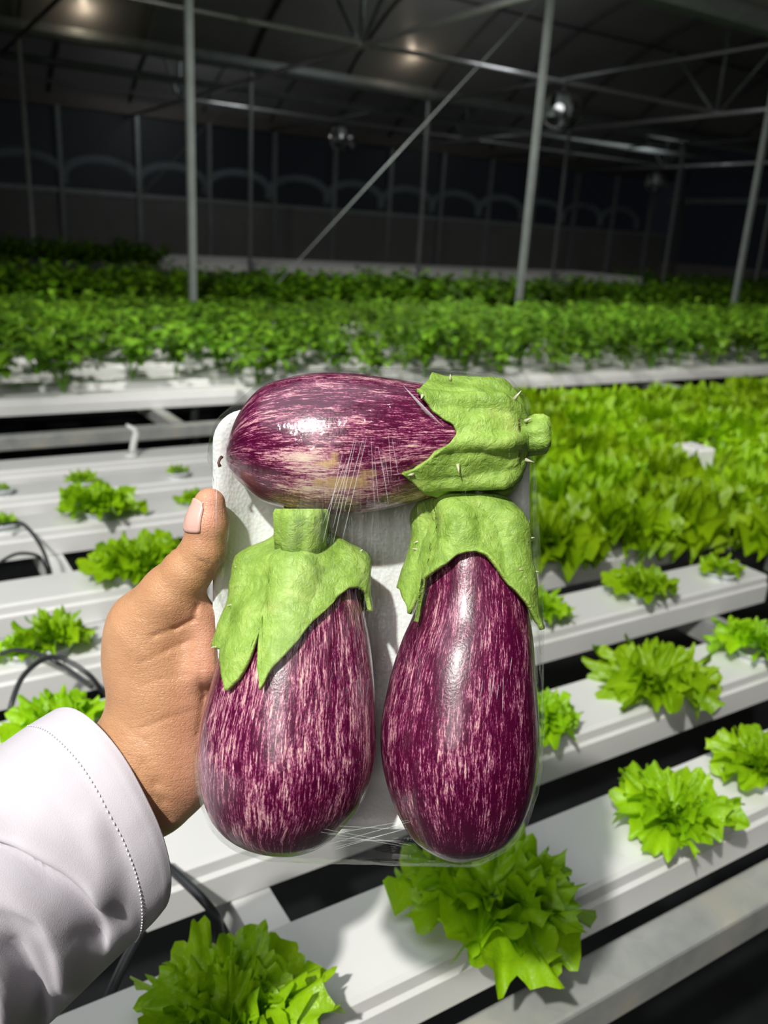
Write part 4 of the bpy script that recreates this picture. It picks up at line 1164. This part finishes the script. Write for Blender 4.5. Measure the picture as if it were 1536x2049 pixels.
# thumb nail: curved plate on the left-front of the thumb tip
NVs = []; na, nb = 15, 13
tipc = Vector(th_pts[0][0]); jc = Vector(th_pts[1][0]); axd = (tipc - jc).normalized()
side = Vector((-0.80, 0.05, 0.62)); side = (side - axd * side.dot(axd)).normalized(); oth = axd.cross(side)
for i in range(nb):
    u = i / (nb - 1)
    for j in range(na):
        v = -1 + 2 * j / (na - 1)
        ang = v * 0.82 * (1 - 0.10 * (u > 0.85))
        uu = u + 0.10 * (v * v) * (-1 if u > 0.5 else 0.0) - (0.06 * (1 - v * v) if u < 0.5 else 0) * (1 - 2*u)
        s = -0.0035 + 0.0165 * uu
        base = jc + axd * s
        dirv = side * math.cos(ang) + oth * math.sin(ang)
        hh = handB.ray_cast(base + dirv * 0.05, -dirv)
        q = hh[0] if hh[0] is not None else base + dirv * 0.0095
        edge_drop = 0.0002 * (abs(v) > 0.95)
        NVs.append(np.array(q + dirv * (0.0006 - edge_drop)) - hc)
NF = [(i*na+j, i*na+j+1, (i+1)*na+j+1, (i+1)*na+j) for i in range(nb-1) for j in range(na-1)]
no = link('thumbnail', mesh('thumbnail', NVs, NF, True), MAT['nail'], person)
no['label'] = 'glossy pink thumbnail'
sd = no.modifiers.new('thickness', 'SOLIDIFY'); sd.thickness = 0.0005; sd.offset = 0

# shirt sleeve
rows = [((112, 1418), (318, 1828), 82), ((88, 1432), (300, 1850), 80), ((40, 1462), (255, 1895), 76), ((-15, 1502), (208, 1942), 70), ((-90, 1558), (140, 2008), 62), ((-180, 1630), (60, 2085), 56), ((-300, 1730), (-50, 2190), 52), ((-520, 1915), (-260, 2370), 52), ((-760, 2120), (-490, 2570), 52)]
zsl = -0.010
ns_, nt_ = 96, 96
tabS = np.array([[a[0], a[1], b[0], b[1], g] for a, b, g in rows], float)
ZROW = np.interp(np.arange(ns_) / (ns_ - 1) * 8, range(9), [-0.010, -0.0085, -0.005, 0.001, 0.010, 0.024, 0.045, 0.085, 0.13])
SV = np.empty((ns_, nt_, 3)); SPX = np.empty((ns_, nt_, 2))
folds = [([(-60, 1690), (20, 1715), (110, 1765), (170, 1825), (188, 1872)], -0.010, 26), ([(-60, 1640), (60, 1690), (160, 1745), (215, 1790)], 0.007, 34), ([(-60, 1790), (40, 1790), (100, 1820), (130, 1890), (140, 1960)], 0.009, 30),
         ([(236, 1690), (252, 1760), (240, 1840)], -0.006, 30), ([(200, 1650), (222, 1730), (212, 1800)], 0.005, 30), ([(20, 1900), (60, 1990), (80, 2080)], -0.010, 26), ([(-20, 1850), (20, 1960), (30, 2080)], 0.007, 26), ([(150, 1870), (200, 1895)], -0.004, 10)]
def d2(px, py, pl):
    best = np.full(px.shape, 1e9)
    for (a, b) in zip(pl[:-1], pl[1:]):
        a = np.array(a, float); b = np.array(b, float); ab = b - a
        hh = np.clip(((px - a[0]) * ab[0] + (py - a[1]) * ab[1]) / (ab @ ab), 0, 1)
        best = np.minimum(best, np.hypot(px - a[0] - hh * ab[0], py - a[1] - hh * ab[1]))
    return best
for i in range(ns_):
    u = i / (ns_ - 1) * (len(rows) - 1); q = smooth_table(np.arange(len(rows)), tabS, np.array([u]))[0]
    a = q[:2]; b = q[2:4]; c = (a + b) / 2; ac = (b - a) / 2; w = np.hypot(*ac); ax = np.array([ac[1], -ac[0]]) / w   # towards the hand
    dpt = (0.034 + 0.004 * u); zsl = ZROW[i]
    for j in range(nt_):
        t = 2 * PI * j / nt_                # 0: lower edge, pi/2: viewer side
        ct, st = math.cos(t), math.sin(t)
        ct2 = math.copysign(abs(ct) ** 0.9, ct)
        p = c + ac * ct2 + ax * (q[4] * st if st > 0 else 0.55 * q[4] * st)
        SPX[i, j] = p
        SV[i, j] = Lc(p[0], p[1], zsl + dpt * st)
# folds push the viewer's side in and out
for pl, amp, wd in folds:
    dd = d2(SPX[..., 0], SPX[..., 1], pl); front = np.clip((SV[..., 2] - ZROW[:, None]) / 0.02, 0, 1)
    fade = np.clip((np.arange(ns_)[:, None] - 20) / 16, 0, 1)
    SV[..., 2] += amp * np.exp(-(dd / wd) ** 2) * front * fade
for i in range(ns_):
    for j in range(nt_):
        p = SV[i, j]; SV[i, j, 2] += 0.0016 * nz3(p, 28, 3) + 0.0005 * nz3(p, 90, 8)
F = [(i*nt_+j, i*nt_+(j+1) % nt_, (i+1)*nt_+(j+1) % nt_, (i+1)*nt_+j) for i in range(ns_-1) for j in range(nt_)]
slv = link('shirt_sleeve', mesh('shirt_sleeve', SV.reshape(-1, 3) - hc, F, True), MAT['shirt'], person)
slv['label'] = 'white long shirt sleeve with a stitched cuff hem'
sd = slv.modifiers.new('thickness', 'SOLIDIFY'); sd.thickness = 0.0012; sd.offset = -1.0
# stitching: short thread dashes set back from the hem
mb = MB()
ir = 22
ring = [SV[ir, j] for j in range(nt_)] 
rp = []
for j in range(nt_):
    for k in range(3):
        rp.append(ring[j] * (1 - k/3) + ring[(j+1) % nt_] * (k/3))
cenr = np.mean(ring, axis=0)
for j in range(0, len(rp) - 1, 2):
    a = rp[j]; b = a + (rp[j+1] - a) * 0.9
    if a[2] < ZROW[ir] + 0.004: continue
    oa = np.array([0, 0, 0.0006]); ob = (a - cenr); ob = ob / np.linalg.norm(ob) * 0.0007
    mb.tube([tuple(a + ob - hc), tuple(b + ob - hc)], 0.00038, 5)
mb.obj('stitching', MAT['thread'], slv, smooth=True)
